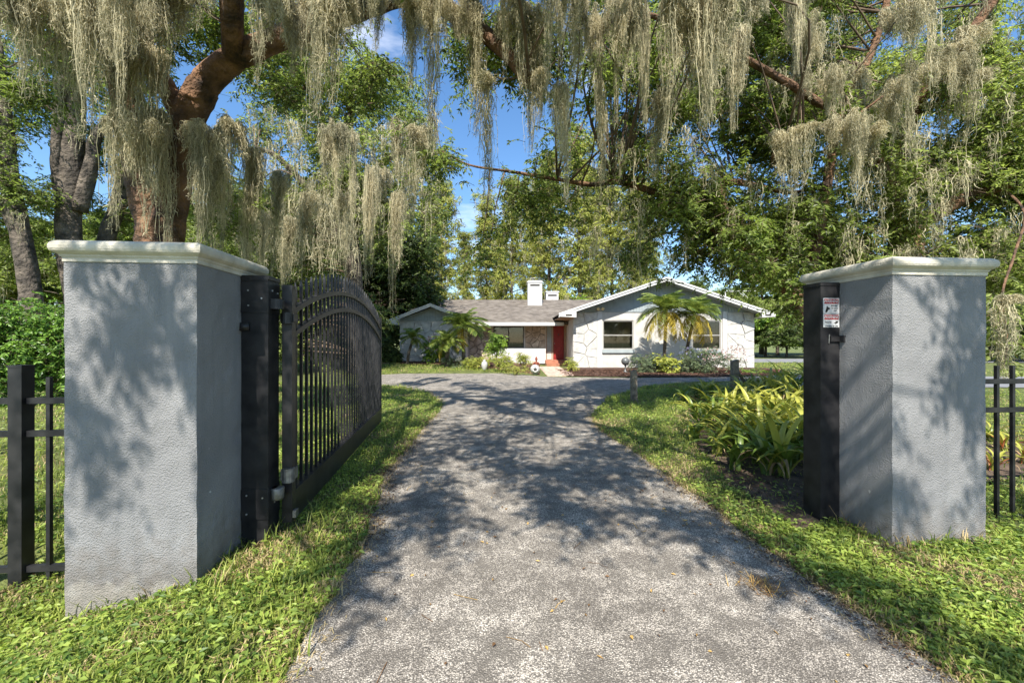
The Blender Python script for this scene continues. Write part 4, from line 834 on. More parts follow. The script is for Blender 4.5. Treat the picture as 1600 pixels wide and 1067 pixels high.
# ------------------------------------------------------------------ mossy oak and dark tree left of the house
b5 = P(560, 580, 18)
kx = lambda x, y: x < 690 - max(0, 200 - y) * .9 and x > 380 and not (y > 380 and x > 640)
bl5 = field(64, 370, 690, 50, 350, 16.5, 20, 46, 44, kx) + field(26, 370, 570, 350, 540, 17, 20, 46, 44)
mt5 = [P(random.uniform(385, 690), random.uniform(160, 330), random.uniform(15.6, 17.5)) for _ in range(110)] + [P(random.uniform(380, 560), random.uniform(300, 400), 15.8) for _ in range(50)]
make_tree('oak_tree', 'tall oak hung with pale moss above the open gate leaf', 'tree', (b5.x, b5.y, 0), [(pl(18, 18, (560, 590), (556, 480), (548, 380), (540, 280), (545, 180)), .45, .2, 'trunk'), (pl(18, 17, (550, 400), (500, 320), (440, 250), (400, 230)), .2, .08, 'limb'), (pl(18, 17, (545, 330), (590, 260), (640, 230), (680, 215)), .2, .07, 'limb'), (pl(18, 17.4, (545, 250), (500, 180), (470, 120)), .15, .06, 'limb')],
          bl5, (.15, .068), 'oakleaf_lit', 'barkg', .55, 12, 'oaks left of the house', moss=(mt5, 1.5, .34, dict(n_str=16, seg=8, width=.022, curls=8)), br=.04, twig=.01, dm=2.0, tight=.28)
b6 = P(590, 575, 29)
bl6 = field(44, 540, 665, 320, 480, 27, 31, 40, 70) + field(22, 470, 596, 430, 560, 25, 29, 38, 60)
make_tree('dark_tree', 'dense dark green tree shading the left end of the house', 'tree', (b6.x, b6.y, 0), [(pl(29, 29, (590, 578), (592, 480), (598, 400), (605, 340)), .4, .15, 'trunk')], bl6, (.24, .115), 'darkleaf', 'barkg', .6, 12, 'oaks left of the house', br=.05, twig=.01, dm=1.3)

# ------------------------------------------------------------------ trees beyond the house
def crown_mesh(kind, seed):
    nb = NB(); mo = NB()
    if kind == 'cypress':                          # tiered, feathery, 15 m
        tops = []
        for lv in range(26):
            z = 3.5 + lv * .5 + random.uniform(-.2, .2); rr = (3.0 - .075 * lv) * random.uniform(.55, 1.1); a = random.uniform(0, 6.28)
            for q in range(3):
                a += 2.1 + random.uniform(-.5, .5); l_ = rr * random.uniform(.35, 1.0)
                c = (math.cos(a) * l_, math.sin(a) * l_, z + random.uniform(-.2, .3)); C = ball(c, (1.1, 1.1, .36), 32, 6, .5, .22)
                sprigs(nb, C, .5, 9, .26, .085, .25, twig=.014); tops += [(c[0] + random.uniform(-.8, .8), c[1] + random.uniform(-.8, .8), c[2] - .1) for _ in range(2)]
        mossify(mo, np.array(tops), 1.1, .28, 9, 6, .04, 6)
    else:
        H_ = {'round': 9, 'bush': 4.5, 'tall': 13}[kind]; W_ = {'round': 4.2, 'bush': 3.2, 'tall': 3.6}[kind]; tops = []
        for q in range({'round': 60, 'bush': 42, 'tall': 70}[kind]):
            d = nrm(rng.normal(size=3)); d[2] = abs(d[2]) * 1.1 - .35
            rr = rng.uniform(.4, 1) ** .5; c = np.array([d[0] * W_ * rr, d[1] * W_ * rr, H_ * .52 + d[2] * H_ * .48 * rr]); C = ball(c, (1.05, 1.05, .65), 52, 9, .5, .22)
            sprigs(nb, C, .55, 10, .25, .115, .3, twig=.012)
            if d[2] < .5: tops.append(c)
        if kind != 'bush': mossify(mo, np.array(tops), 1.6, .3, 8, 6, .04, 6)
    return nb, mo, kind
protos = {}
def bg_tree(kind, lm, px, Y, scale, label, group, name, sx=1, moss=True, v=0, bark='barkg'):
    key = (kind, v)
    if key not in protos:
        nb, mo, k = crown_mesh(kind, v); tr = MB(); Ht = {'cypress': 16.5, 'round': 7, 'bush': 3, 'tall': 11}[kind]
        limb_mb(tr, [(0, 0, -.4), (.08, .05, Ht * .3), (-.06, .05, Ht * .65), (0, 0, Ht)], .28 if kind != 'bush' else .12, .05, 8, .08)
        for q in range(14 if kind != 'cypress' else 26):
            a = q * 2.4; z = Ht * (.3 + .65 * q / 26 if kind == 'cypress' else .3 + .5 * q / 14); l_ = 2.4 * (1 if kind != 'bush' else .7)
            limb_mb(tr, [(0, 0, z), (math.cos(a) * l_ * .5, math.sin(a) * l_ * .5, z + .35), (math.cos(a) * l_, math.sin(a) * l_, z + .5)], .06, .015, 5, 0, 3)
        protos[key] = (nb, mo.mesh('hanging_moss', MT['moss']) if mo.n else None, tr.mesh('trunk', MT[bark], True), {})
    nb, mo, tr, byl = protos[key]
    if 'm' not in byl: byl['m'] = nb.mesh('crown', [MT['oakleaf'], MT['twig']])
    c = P(px, 0, Y); t = thing(name, label, 'tree', (c.x, Y, 0), random.uniform(0, 6.28), group); t.scale = (scale * sx, scale * sx, scale)
    link('trunk', tr, t); cr = link('crown', byl['m'], t, kind='stuff'); cr.material_slots[0].link = 'OBJECT'; cr.material_slots[0].material = MT[lm]
    if mo and moss: link('hanging_moss', mo, t, kind='stuff')
CY = 'cypresses behind the house'
for px, Y, s_, v, lb in [(690, 38, .78, 0, 'yellow-green cypress standing just left of the sky gap behind the roof'), (760, 44, .80, 1, 'cypress behind the middle of the main roof ridge'), (800, 41, .84, 2, 'yellow-green cypress directly left of the chimney'),
                         (858, 43, 1.0, 0, 'tallest yellow-green cypress, rising behind the chimney and vent'), (905, 40, 1.02, 1, 'cypress with moss skirts right of the roof vent'), (955, 46, 1.05, 2, 'cypress behind the bright green bush and the left gable slope'), (725, 50, .70, 2, 'small distant cypress in the gap beside the tall mossy oak'), (1010, 48, .95, 0, 'cypress partly hidden by the leaning oak above the gable'),
                         (668, 45, .86, 2, 'cypress at the edge of the tall mossy oak, above the left gable'), (782, 52, .72, 0, 'short distant cypress between two taller ones above the roof ridge'), (832, 55, 1.02, 1, 'far cypress behind the chimney, between two nearer ones'), (932, 56, 1.15, 0, 'far cypress above the meeting of the two roofs'), (990, 40, .82, 1, 'moss-hung cypress just left of the gable peak')]:
    bg_tree('cypress', 'cypress', px, Y, s_ * 1.28, lb, CY, 'cypress_tree', .74, True, v)
for px, Y, s_, lb in [(915, 35, 1.02, 'bright lime green bushy tree behind the junction of the two roofs'), (965, 36, .95, 'bright green bushy tree behind the left slope of the wing gable')]:
    bg_tree('bush', 'brightleaf', px, Y, s_ * 1.15, lb, 'bright green trees behind the house', 'leafy_tree', 1.05)
BG = 'trees around the back of the garden'
for i, (kind, lm, px, Y, s_, lb) in enumerate([
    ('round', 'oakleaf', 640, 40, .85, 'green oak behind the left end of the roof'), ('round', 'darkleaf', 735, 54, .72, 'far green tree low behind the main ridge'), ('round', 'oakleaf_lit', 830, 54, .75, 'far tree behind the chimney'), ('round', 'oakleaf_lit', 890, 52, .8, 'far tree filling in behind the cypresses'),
    ('round', 'oakleaf', 1000, 55, .9, 'far oak behind the wing gable'), ('tall', 'oakleaf', 1085, 44, .72, 'tall mossy oak behind the gable peak'), ('round', 'oakleaf_lit', 1140, 40, .8, 'sunlit oak behind the right slope of the gable'), ('tall', 'oakleaf_lit', 1190, 46, .9, 'tall mossy oak behind the roof antenna'), ('round', 'darkleaf', 1215, 42, .62, 'dark tree in the gap between the house and the latch post'),
    ('tall', 'oakleaf_lit', 110, 30, .95, 'tall sunlit oak behind the thick grey trunk'), ('tall', 'oakleaf', 230, 30, 1.0, 'tall oak behind the middle of the left pillar cap'), ('tall', 'oakleaf_lit', 320, 33, 1.1, 'tall sunlit oak behind the right end of the left pillar cap'), ('tall', 'oakleaf_lit', 420, 31, 1.1, 'tall sunlit oak behind the black hinge post'), ('tall', 'oakleaf', 490, 34, 1.15, 'tall oak behind the near half of the gate leaf'), ('tall', 'oakleaf_lit', 560, 36, 1.2, 'tall sunlit oak behind the far half of the gate leaf'), ('tall', 'oakleaf', 0, 32, .95, 'tall oak behind the leaning grey trunk'),
    ('bush', 'brightleaf', 1195, 38, 1.0, 'sunlit bright bush right of the house, across the lawn'), ('bush', 'darkleaf', 1228, 36, .8, 'shaded dark bush beside the road near the latch post'), ('round', 'darkleaf', 1270, 44, .8, 'dark oak hidden behind the latch post'), ('tall', 'oakleaf', 1300, 40, .85, 'tall oak showing over the right pillar'), ('round', 'oakleaf', 1400, 38, .95, 'oak behind the right pillar cap'), ('tall', 'oakleaf_lit', 1480, 42, .95, 'tall sunlit oak over the right end of the right pillar cap'),
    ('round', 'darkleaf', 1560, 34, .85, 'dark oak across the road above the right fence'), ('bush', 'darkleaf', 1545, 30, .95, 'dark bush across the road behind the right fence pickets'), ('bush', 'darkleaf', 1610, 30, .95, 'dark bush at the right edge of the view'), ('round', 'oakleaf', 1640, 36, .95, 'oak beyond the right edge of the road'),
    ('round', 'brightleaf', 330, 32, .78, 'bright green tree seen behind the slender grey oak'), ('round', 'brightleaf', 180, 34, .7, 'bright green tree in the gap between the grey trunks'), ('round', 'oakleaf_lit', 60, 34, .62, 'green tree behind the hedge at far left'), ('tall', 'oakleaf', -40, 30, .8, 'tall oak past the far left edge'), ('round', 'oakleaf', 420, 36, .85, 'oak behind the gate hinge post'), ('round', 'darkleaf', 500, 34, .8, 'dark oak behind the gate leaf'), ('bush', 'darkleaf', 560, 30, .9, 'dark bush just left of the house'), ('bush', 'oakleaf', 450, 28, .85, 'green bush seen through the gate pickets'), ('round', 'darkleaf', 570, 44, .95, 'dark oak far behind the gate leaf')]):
    bg_tree(kind, lm, px, Y, s_, lb, BG, 'leafy_tree' if kind != 'bush' else 'leafy_bush', 1.1, True, i % 2)

# ------------------------------------------------------------------ hedge, shrubs and flower beds
def shrub(px, py, Y, rx, ry, lm, leafsz, n, label, name='shrub', cat='shrub', group=None, sprig=.2, nper=10, ground=None, stems=6, rd=None, hang=0, extra=None):
    c = P(px, py, Y); g = float(gz(c.x, Y)) + .02 if ground is None else ground
    t = thing(name, label, cat, (c.x, Y, g), 0, group); a, b = rx / F * Y, ry / F * Y
    nb = NB(); C = ball((0, 0, c.z - g), (a, rd or a * .8, b), int(n * 1.7), 9, .45, .16); C[:, 2] = np.maximum(C[:, 2], .04); sprigs(nb, C, sprig, nper, leafsz[0], leafsz[1], .25, twig=.005, hang=hang)
    link('foliage', nb.mesh('foliage', [MT[lm], MT['twig']]), t, kind='stuff')
    mb = MB()
    for q in range(stems):
        an = q * 2.4; limb_mb(mb, [(0, 0, -.05), (math.cos(an) * a * .25, math.sin(an) * a * .2, (c.z - g) * .6), (math.cos(an) * a * .6, math.sin(an) * a * .5, (c.z - g) * 1.1 + .02)], .018, .006, 5, 0, 3)
    part('stems', mb, MT['twig'], t)
    if extra: extra(t, a, b, c.z - g)
    return t
hg = 'bright green hedge beyond the left fence'
for px, py, Y, rx, ry, lb in [(85, 540, 9.2, 50, 72, 'rounded end of the leafy hedge, next to the left pillar'), (20, 545, 9.0, 60, 76, 'leafy hedge shrub behind the left fence post'), (-50, 545, 9.0, 60, 76, 'leafy hedge shrub at the left edge of the view')]:
    shrub(px, py, Y, rx, ry, 'hedge', (.085, .038), 620, lb, 'hedge_shrub', 'hedge', hg, .24, 11, 0)
shrub(140, 560, 11, 60, 60, 'hedge', (.085, .038), 300, 'leafy hedge shrub hidden behind the left pillar', 'hedge_shrub', 'hedge', hg, .24, 10, 0)
FB = 'shrubs along the house front'
def blooms(m, n, r):
    def fn(t, a, b, zc):
        nb = NB(); d = nrm(rng.normal(size=(n, 3))); d[:, 2] = np.abs(d[:, 2]); d[:, 1] = -np.abs(d[:, 1]); c = d * np.array([a, a * .8, b]) + np.array([0, 0, zc])
        for q in range(5): nb.leaves(c, nrm(rng.normal(size=(n, 3)) * .7 + d), d + rng.normal(size=(n, 3)) * .3, r, r * .6, 0)
        link('flowers', nb.mesh('flowers', MT[m]), t, kind='stuff')
    return fn
MT['pinkf'] = leafm('pale_pink_petal', (.5, .33, .30), (.62, .5, .46), .2); MT['bluef'] = leafm('lilac_petal', (.30, .30, .48), (.42, .42, .6), .2)
for a in [(680, 547, 22, 17, 24, 'brightleaf', (.16, .07), 90, 'tall green shrub with pale pink flowers against the left gable wall', blooms('pinkf', 26, .12)),
          (773, 540, 20.5, 17, 19, 'brightleaf', (.10, .05), 170, 'round bright green shrub below the large front window', None),
          (787, 561, 18.8, 18, 11, 'yellowleaf', (.07, .03), 120, 'low yellow-green mound in front of the round bright shrub', None),
          (742, 563, 19.8, 24, 11, 'yellowleaf', (.09, .03), 110, 'loose yellowish shrub below the left palm', None),
          (711, 566, 20.4, 22, 10, 'greyleaf', (.12, .03), 80, 'spiky pale green clump around the palm trunks', None),
          (816, 560, 20, 11, 10, 'yellowleaf', (.07, .03), 80, 'small clipped shrub beside the garden figure', None),
          (893, 566, 19.5, 8, 12, 'yellowleaf', (.10, .03), 40, 'small upright yellow-green plant right of the front steps', None),
          (806, 574, 17.4, 22, 4.5, 'yellowleaf', (.06, .02), 70, 'flat golden groundcover at the edge of the drive', None),
          (1010, 566, 18.6, 24, 17, 'greyleaf', (.09, .03), 190, 'grey-green bushy shrub right of the grey globe', None),
          (1045, 566, 18.2, 14, 20, 'yellowleaf', (.12, .06), 80, 'lime green vine climbing at the foot of the tall palm', None),
          (1078, 563, 18.4, 26, 20, 'greyleaf', (.09, .03), 210, 'grey-green shrub with lilac flowers below the right window', blooms('bluef', 30, .06)),
          (1115, 562, 18.2, 25, 20, 'greyleaf', (.09, .03), 190, 'grey-green shrub with pale pink blooms beside the right stone panel', blooms('pinkf', 40, .07)),
          (1148, 562, 18.6, 16, 24, 'greyleaf', (.06, .02), 44, 'wispy twiggy shrub with pink blooms in front of the right stone panel', blooms('pinkf', 46, .07)),
          (1180, 578, 18.4, 18, 8, 'brightleaf', (.09, .03), 60, 'low green plant at the right corner of the house', None),
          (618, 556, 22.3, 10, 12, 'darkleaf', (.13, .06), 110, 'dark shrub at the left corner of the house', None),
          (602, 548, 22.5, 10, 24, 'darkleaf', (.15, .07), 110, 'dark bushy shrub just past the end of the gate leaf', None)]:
    shrub(a[0], a[1], a[2], a[3], a[4], a[5], a[6], a[7], a[8], group=FB, extra=a[9], sprig=.26, ground=None)

# ------------------------------------------------------------------ palms
def frond_mesh(L, lm, droop, nl=34):
    nb = NB(); t = np.linspace(0, 1, 12); pts = np.stack([L * t * (1 - .12 * t), 0 * t, L * (.38 * t - droop * t ** 2)], 1)
    nb.ribbons(pts[None], (np.linspace(.035, .008, 12))[None], np.array([[0, 1., 0]]), 0)
    tt = np.linspace(.12, .99, nl); i = np.interp(tt, t, np.arange(12)); lo = np.floor(i).astype(int).clip(0, 10); fr = (i - lo)[:, None]; b = pts[lo] * (1 - fr) + pts[lo + 1] * fr; tan = nrm(pts[lo + 1] - pts[lo])
    for sd in (-1, 1):
        ll = L * .36 * np.sin(np.clip(tt * 2.7 + .25, 0, 3.0)) ** .6 * rng.uniform(.85, 1.15, nl) + .06; d = nrm(tan * .62 + np.array([0, sd * .75, .12]) + rng.normal(size=(nl, 3)) * .08)
        q = np.stack([b, b + d * ll[:, None] * .5, b + d * ll[:, None] * .92 - np.array([0, 0, .26]) * ll[:, None]], 1)
        nb.ribbons(q, np.tile(np.array([.03, .04, .008]), (nl, 1)), nrm(np.cross(d, np.array([0, sd * .2, 1.]))), 0)
    return nb.mesh('frond', MT[lm])
def palm(px, pyc, Y, R_, label, lean=0, ny=6, trunk_r=.07, n=30, g=None, sk='palm'):
    c = P(px, pyc, Y); g = float(gz(c.x, Y)) + .02 if g is None else g; h = c.z - g
    t = thing('palm_tree', label, 'palm', (c.x - lean, Y, g), 0, 'palms along the house front'); mb = MB()
    limb_mb(mb, [(0, 0, -.05), (lean * .3, 0, h * .4), (lean * .8, 0, h * .8), (lean, 0, h)], trunk_r * 1.15, trunk_r, 9, .12); part('trunk', mb, MT['barkg'], t, True)
    gm = [frond_mesh(R_ * 1.25, sk, d) for d in (.5, .68, .9)]; ym = [frond_mesh(R_ * 1.15, 'palmy', 1.1)]
    for i in range(n):
        f = i / n; ang = i * 2.399; el = R(76 - 96 * f)
        o = link('frond', gm[i % 3] if i < n - ny else ym[0], t, (lean, 0, h), (random.uniform(-.2, .2), -el + R(10), ang)); s_ = random.uniform(.85, 1.1); o.scale = (s_,) * 3
        if i >= n - ny: o['label'] = 'yellowing old frond'
palm(1040, 487, 19.3, 1.12, 'palm with yellowing lower fronds between the two wing windows', .05, 8)
palm(1084, 492, 19.7, 1.05, 'palm in front of the right wing window, its yellow fronds drooping over the glass', .45, 7)
palm(722, 512, 20.6, 1.0, 'bushy green palm at the inner corner of the left gable', -.1, 1, .08, 24)
palm(700, 536, 20.3, .75, 'shorter palm with stubby trunk against the left gable wall', .05, 1, .09, 18)
palm(645, 528, 21.5, .62, 'slim dark-trunked young palm at the left end of the house', .3, 0, .06, 14)

# ------------------------------------------------------------------ strap-leaved plants by the drive
def strap_mesh(L, W, curl, m):
    t = np.linspace(0, 1, 8); a = R(80) - R(curl) * t ** 1.3; ds = L / 7; x = np.concatenate([[0], np.cumsum(np.cos(a[:-1]) * ds)]); z = np.concatenate([[0], np.cumsum(np.sin(a[:-1]) * ds)])
    wd = W * np.array([.75, .95, 1, 1, .95, .8, .5, .04]) / 2; v = []
    for i in range(8): nx, nz_ = -math.sin(a[i]), math.cos(a[i]); v += [(x[i] + nx * wd[i] * .5, -wd[i], z[i] + nz_ * wd[i] * .5), (x[i], 0, z[i]), (x[i] + nx * wd[i] * .5, wd[i], z[i] + nz_ * wd[i] * .5)]
    s = MB(); s.add(v, [(i * 3 + j, i * 3 + j + 1, i * 3 + j + 4, i * 3 + j + 3) for i in range(7) for j in (0, 1)]); return s.mesh('leaf', MT[m], True)
ST_ = {m: [strap_mesh(random.uniform(.5, .75), random.uniform(.04, .062), c, m) for c in (75, 100, 125, 145)] for m in ('strap', 'strapy', 'strapr')}
MT['strapd'] = mat('dead_strap_leaf', (.22, .15, .07), .8, .3, 6, col2=(.40, .30, .16)); ST_['strapd'] = [strap_mesh(.5, .03, 165, 'strapd')] * 4
def strap_plant(x, y, s_, mix, label, group, n=15, red=0, g=0, name='strap_leaf_plant'):
    t = thing(name, label, 'plant', (x, y, g), random.uniform(0, 6.28), group)
    for i in range(n):
        m = 'strapr' if i < red else 'strapd' if i >= n - 3 else random.choices(('strap', 'strapy'), mix)[0]; k = 0 if i < red else min(3, int(i / n * 3 + random.uniform(0, 1.4)))
        o = link('leaf', ST_[m][k], t, (random.uniform(-.04, .04), random.uniform(-.04, .04), 0), (random.uniform(-.15, .15), random.uniform(-.25, .3), i * 2.4 + random.uniform(-.3, .3))); q = s_ * random.uniform(.7, 1.15) * (.6 if i < red else 1); o.scale = (q, q, q)
SG = 'strap-leaved plants in the bed beside the drive'
k_ = 0
BED = [(1085, 690, .75, (3, 1), 'dark green strap-leaved plant at the drive-side end of the bed', 0), (1120, 712, .8, (3, 1), None, 0), (1085, 655, .85, (2, 2), 'strap-leaved plant with yellow leaves at the back left of the bed', 0), (1100, 672, .95, (2, 1), None, 0), (1140, 705, .95, (2, 1), None, 0), (1200, 742, 1.0, (4, 1), None, 0), (1178, 706, 1.05, (2, 3), None, 0), (1130, 655, 1.0, (1, 2), None, 0), (1170, 668, 1.1, (1, 2), None, 0), (1210, 672, 1.1, (1, 2), None, 0), (1235, 725, 1.1, (3, 1), None, 0), (1095, 625, .9, (2, 1), None, 0), (1160, 618, 1.0, (1, 2), None, 0), (1200, 612, 1.2, (1, 2), None, 0), (1235, 640, 1.2, (1, 2), None, 1), (1245, 612, 1.3, (2, 1), None, 0), (1125, 672, .9, (1, 2), None, 0), (1150, 735, .85, (4, 1), None, 0),
        (1165, 690, 1.0, (1, 3), 'bright yellow-green strap-leaved plant in the middle of the bed', 0), (1185, 725, 1.0, (3, 1), None, 0), (1205, 690, 1.05, (1, 2), None, 0), (1225, 745, 1.05, (5, 1), 'broad dark green strap-leaved plant against the latch post', 0), (1240, 705, 1.1, (2, 2), None, 0), (1110, 640, .9, (2, 1), None, 0), (1150, 648, .95, (1, 1), None, 0),
        (1190, 655, 1.1, (1, 4), 'tall golden strap-leaved plant with an orange heart beside the latch post', 3), (1225, 660, 1.15, (1, 3), 'golden strap-leaved plant with reddish centre nearest the latch post', 3), (1070, 630, .8, (3, 1), None, 0), (1255, 680, 1.1, (1, 1), None, 0), (1270, 730, 1.1, (2, 1), None, 0), (1215, 625, 1.2, (2, 2), None, 1), (1180, 632, 1.0, (2, 1), None, 0), (1140, 630, .85, (2, 1), None, 0)]
BED += [(e[0] + 17, e[1] - 8, e[2] * 1.05, (1, 2) if e[0] > 1110 else (2, 1), None, 0) for e in BED if not e[4] and e[1] < 730]
RW = {}
nolb = sorted([e for e in BED if not e[4]], key=lambda e: -e[1]); rows = [nolb[i * len(nolb) // 6:(i + 1) * len(nolb) // 6] for i in range(6)]
for rn, row in zip(('front row', 'second row', 'third row', 'fourth row', 'fifth row', 'back row'), rows):
    for k, e in enumerate(sorted(row, key=lambda e: e[0])): RW[e] = ('greener' if e[3][0] > e[3][1] else 'yellower') + ' strap-leaved plant, ' + ORD[k] + ' from the drive in the ' + rn + ' of the bed'
for e in BED:
    px, py, s_, mix, lb, red = e; lb = lb or RW[e]
    x, y = GP(px, py); strap_plant(x, y, s_ * 1.05, mix, lb, SG, 22, red)
RG = 'red-hearted plants behind the right fence'
for px, py, s_, lb in [(1550, 735, .75, 'red-hearted plant behind the first fence pickets, low down'), (1570, 705, .9, 'red-hearted plant showing its flower between the two right pickets'), (1600, 725, .8, 'red-hearted plant at the right edge of the view'), (1545, 690, .8, 'yellow-green plant just past the right pillar edge'), (1630, 700, .9, 'yellow-green plant beyond the right edge')]:
    x, y = GP(px, py); strap_plant(x, y, s_ * .8, (1, 2), lb, RG, 16, 5 if 'red' in lb else 0, name='bromeliad_plant')
x, y = GP(20, 690); strap_plant(x + .25, y - 1.0, 1.35, (4, 1), 'broad strap-leaved plant arching over the left fence post', 'strap-leaved plants by the left fence', 16, 0)
x, y = GP(-40, 690); strap_plant(x + .1, y - .9, 1.2, (3, 1), 'strap-leaved plant at the left edge behind the fence', 'strap-leaved plants by the left fence', 14, 0)

# ------------------------------------------------------------------ posts and garden ornaments
def rough_post(h, r, t, name='post'):
    mb = MB(); ring = [(-r, -r), (0, -r * 1.03), (r, -r * .97), (r * 1.02, 0), (r, r), (0, r), (-r * .97, r), (-r, 0)]; v = []
    for k, z in enumerate(np.linspace(-.2, h, 9)):
        dx, dy = random.uniform(-.006, .006), random.uniform(-.006, .006); v += [(a * random.uniform(.94, 1.04) + dx, b * random.uniform(.94, 1.04) + dy, z + (.02 * a / r if k == 8 else 0)) for a, b in ring]
    mb.add(v, [(i * 8 + j, i * 8 + (j + 1) % 8, i * 8 + 8 + (j + 1) % 8, i * 8 + 8 + j) for i in range(8) for j in range(8)] + [tuple(64 + j for j in range(8))]); return part(name, mb, MT['wood'], t)
t = thing('wooden_post', 'weathered wooden post standing on the lawn beside the drive', 'post', (2.84, 9.7, 0), .2, 'weathered wooden posts'); rough_post(.72, .062, t)
t = thing('wooden_post', 'weathered wooden post with a slanting brace behind the strap-leaved plants', 'post', (6.42, 12.0, 0), .1, 'weathered wooden posts'); rough_post(.86, .085, t)
mb = MB(); mb.tube([(.08, 0, .55), (.42, -.1, -.05)], .045, 6); part('brace', mb, MT['wood'], t)
t = thing('garden_globe', 'grey gazing globe on a slim stand under the left wing window', 'ornament', (P(977, 0, 18.6).x, 18.6, .03)); t.scale = (.85, .85, .85)
mb = MB(); mb.lathe([(.13, 0), (.14, .02), (.04, .08), (.03, .30), (.07, .36)], 14); part('stand', mb, MT['globe'], t, True)
mb = MB(); mb.lathe([(.02, .36)] + [(.21 * math.sin(a), .57 - .21 * math.cos(a)) for a in np.linspace(.15, 3.0, 12)], 18); part('globe', mb, MT['globe'], t, True)
t = thing('garden_urn', 'pale grey egg-shaped urn below the large front window', 'ornament', (P(757, 0, 19.2).x, 19.2, float(gz(P(757, 0, 19.2).x, 19.2)) + .03)); t.scale = (.75, .75, .62)
mb = MB(); mb.lathe([(.1, 0), (.12, .03), (.17, .2), (.2, .4), (.17, .58), (.09, .68), (.1, .72)], 16); part('body', mb, MT['pot'], t, True)
mb = MB(); mb.lathe([(.1, .722), (.12, .74), (.03, .80)], 14); part('lid', mb, MT['pot'], t, True)
c = P(836, 0, 17.5); t = thing('ball_planter', 'round white planter with a dark opening beside the brick path', 'planter', (c.x, 17.5, .03))
mb = MB(); mb.lathe([(.1, 0)] + [(.2 * math.sin(a), .2 - .2 * math.cos(a)) for a in np.linspace(.5, 2.9, 10)], 18); o = part('ball', mb, MT['pot'], t, True)
mb = MB()
for a in range(6): mb.tube([(.095 * math.cos(a * 1.047 + q) , -.19, .2 + .095 * math.sin(a * 1.047 + q)) for q in (0, .5, 1.06)], .03, 6)
part('scalloped_rim', mb, MT['white'], t, True)
mb = MB(); mb.tube([(0, -.17, .2), (0, -.205, .2)], .085, 14); part('opening', mb, MT['dframe'], t)
c = P(838, 0, 18.6); t = thing('garden_figure', 'rust red garden figure on a stake before a tan board', 'ornament', (c.x, 18.6, .03)); t.scale = (.72, .72, .72)
mb = MB(); mb.tube([(0, 0, -.05), (0, 0, .35)], .03, 7); part('stake', mb, MT['rust'], t)
mb = MB(); mb.lathe([(.04, .3), (.08, .36), (.09, .5), (.07, .62), (.045, .70), (.075, .76), (.08, .84), (.05, .92), (.015, .97)], 12); part('body', mb, MT['rust'], t, True)
for sx in (-1, 1): mb = MB(); mb.tube([(sx * .09, 0, .62), (sx * .2, -.03, .5), (sx * .16, -.06, .36)], [.04, .035, .025], 7); part('arm', mb, MT['rust'], t, True)
mb = MB(); mb.box(-.24, .2, .07, .1, .1, .62); part('back_board', mb, MT['tanb'], t)

# ------------------------------------------------------------------ grass, weeds, fallen leaves, mulch chips
def vn(x, y, s, seed=0):                           # cheap smooth noise
    r = np.random.default_rng(seed); o = 0
    for k in range(7):
        a = r.uniform(0, 6.28); f = s * r.uniform(.6, 2.2); o = o + np.sin((x * math.cos(a) + y * math.sin(a)) * f + r.uniform(0, 6.28))
    return o / 7 * 1.6 + .5
def clear(x, y, soil=True):
    k = ~inpoly(x, y, DRIVE); k &= ~inpoly(x, y, MULCH_R) & ~inpoly(x, y, MULCH_L)
    u = x * CT + y * ST; v = -x * ST + y * CT
    for u0 in (-2.30, 2.83): k &= ~((u > u0) & (u < u0 + .68) & (v > 2.6) & (v < 3.28))
    if soil: k &= ~(inpoly(x, y, SOIL) & (rng.uniform(size=len(x)) < .86))
    return k & (y < 60)
def scatter(x0, x1, y0, y1, dens):
    n = int((x1 - x0) * (y1 - y0) * dens); x = rng.uniform(x0, x1, n); y = rng.uniform(y0, y1, n); k = clear(x, y); return x[k], y[k]
gr = NB()
ZN = [(-3.2, -.6, 1.55, 3.0, 5400, 1), (1.2, 3.8, 1.55, 3.2, 5200, 1), (-12, -5.2, 3, 9, 300, 1.5), (-5.2, -3.2, 2.8, 6, 900, 1.15), (-4.2, -1.0, 3.0, 5.0, 2600, 1), (1.6, 5.0, 3.2, 5.0, 2600, 1), (-5.2, -1.2, 5.0, 8.0, 1400, 1.15), (1.2, 7.5, 5.0, 8.0, 1400, 1.15), (-8, -1.2, 8, 14, 700, 1.4), (1.2, 6.5, 8, 14, 900, 1.4), (-8, 0, 17, 22, 220, 1.9), (10, 22, 17, 27, 60, 2.4), (5, 14, 3, 12, 260, 1.4)]
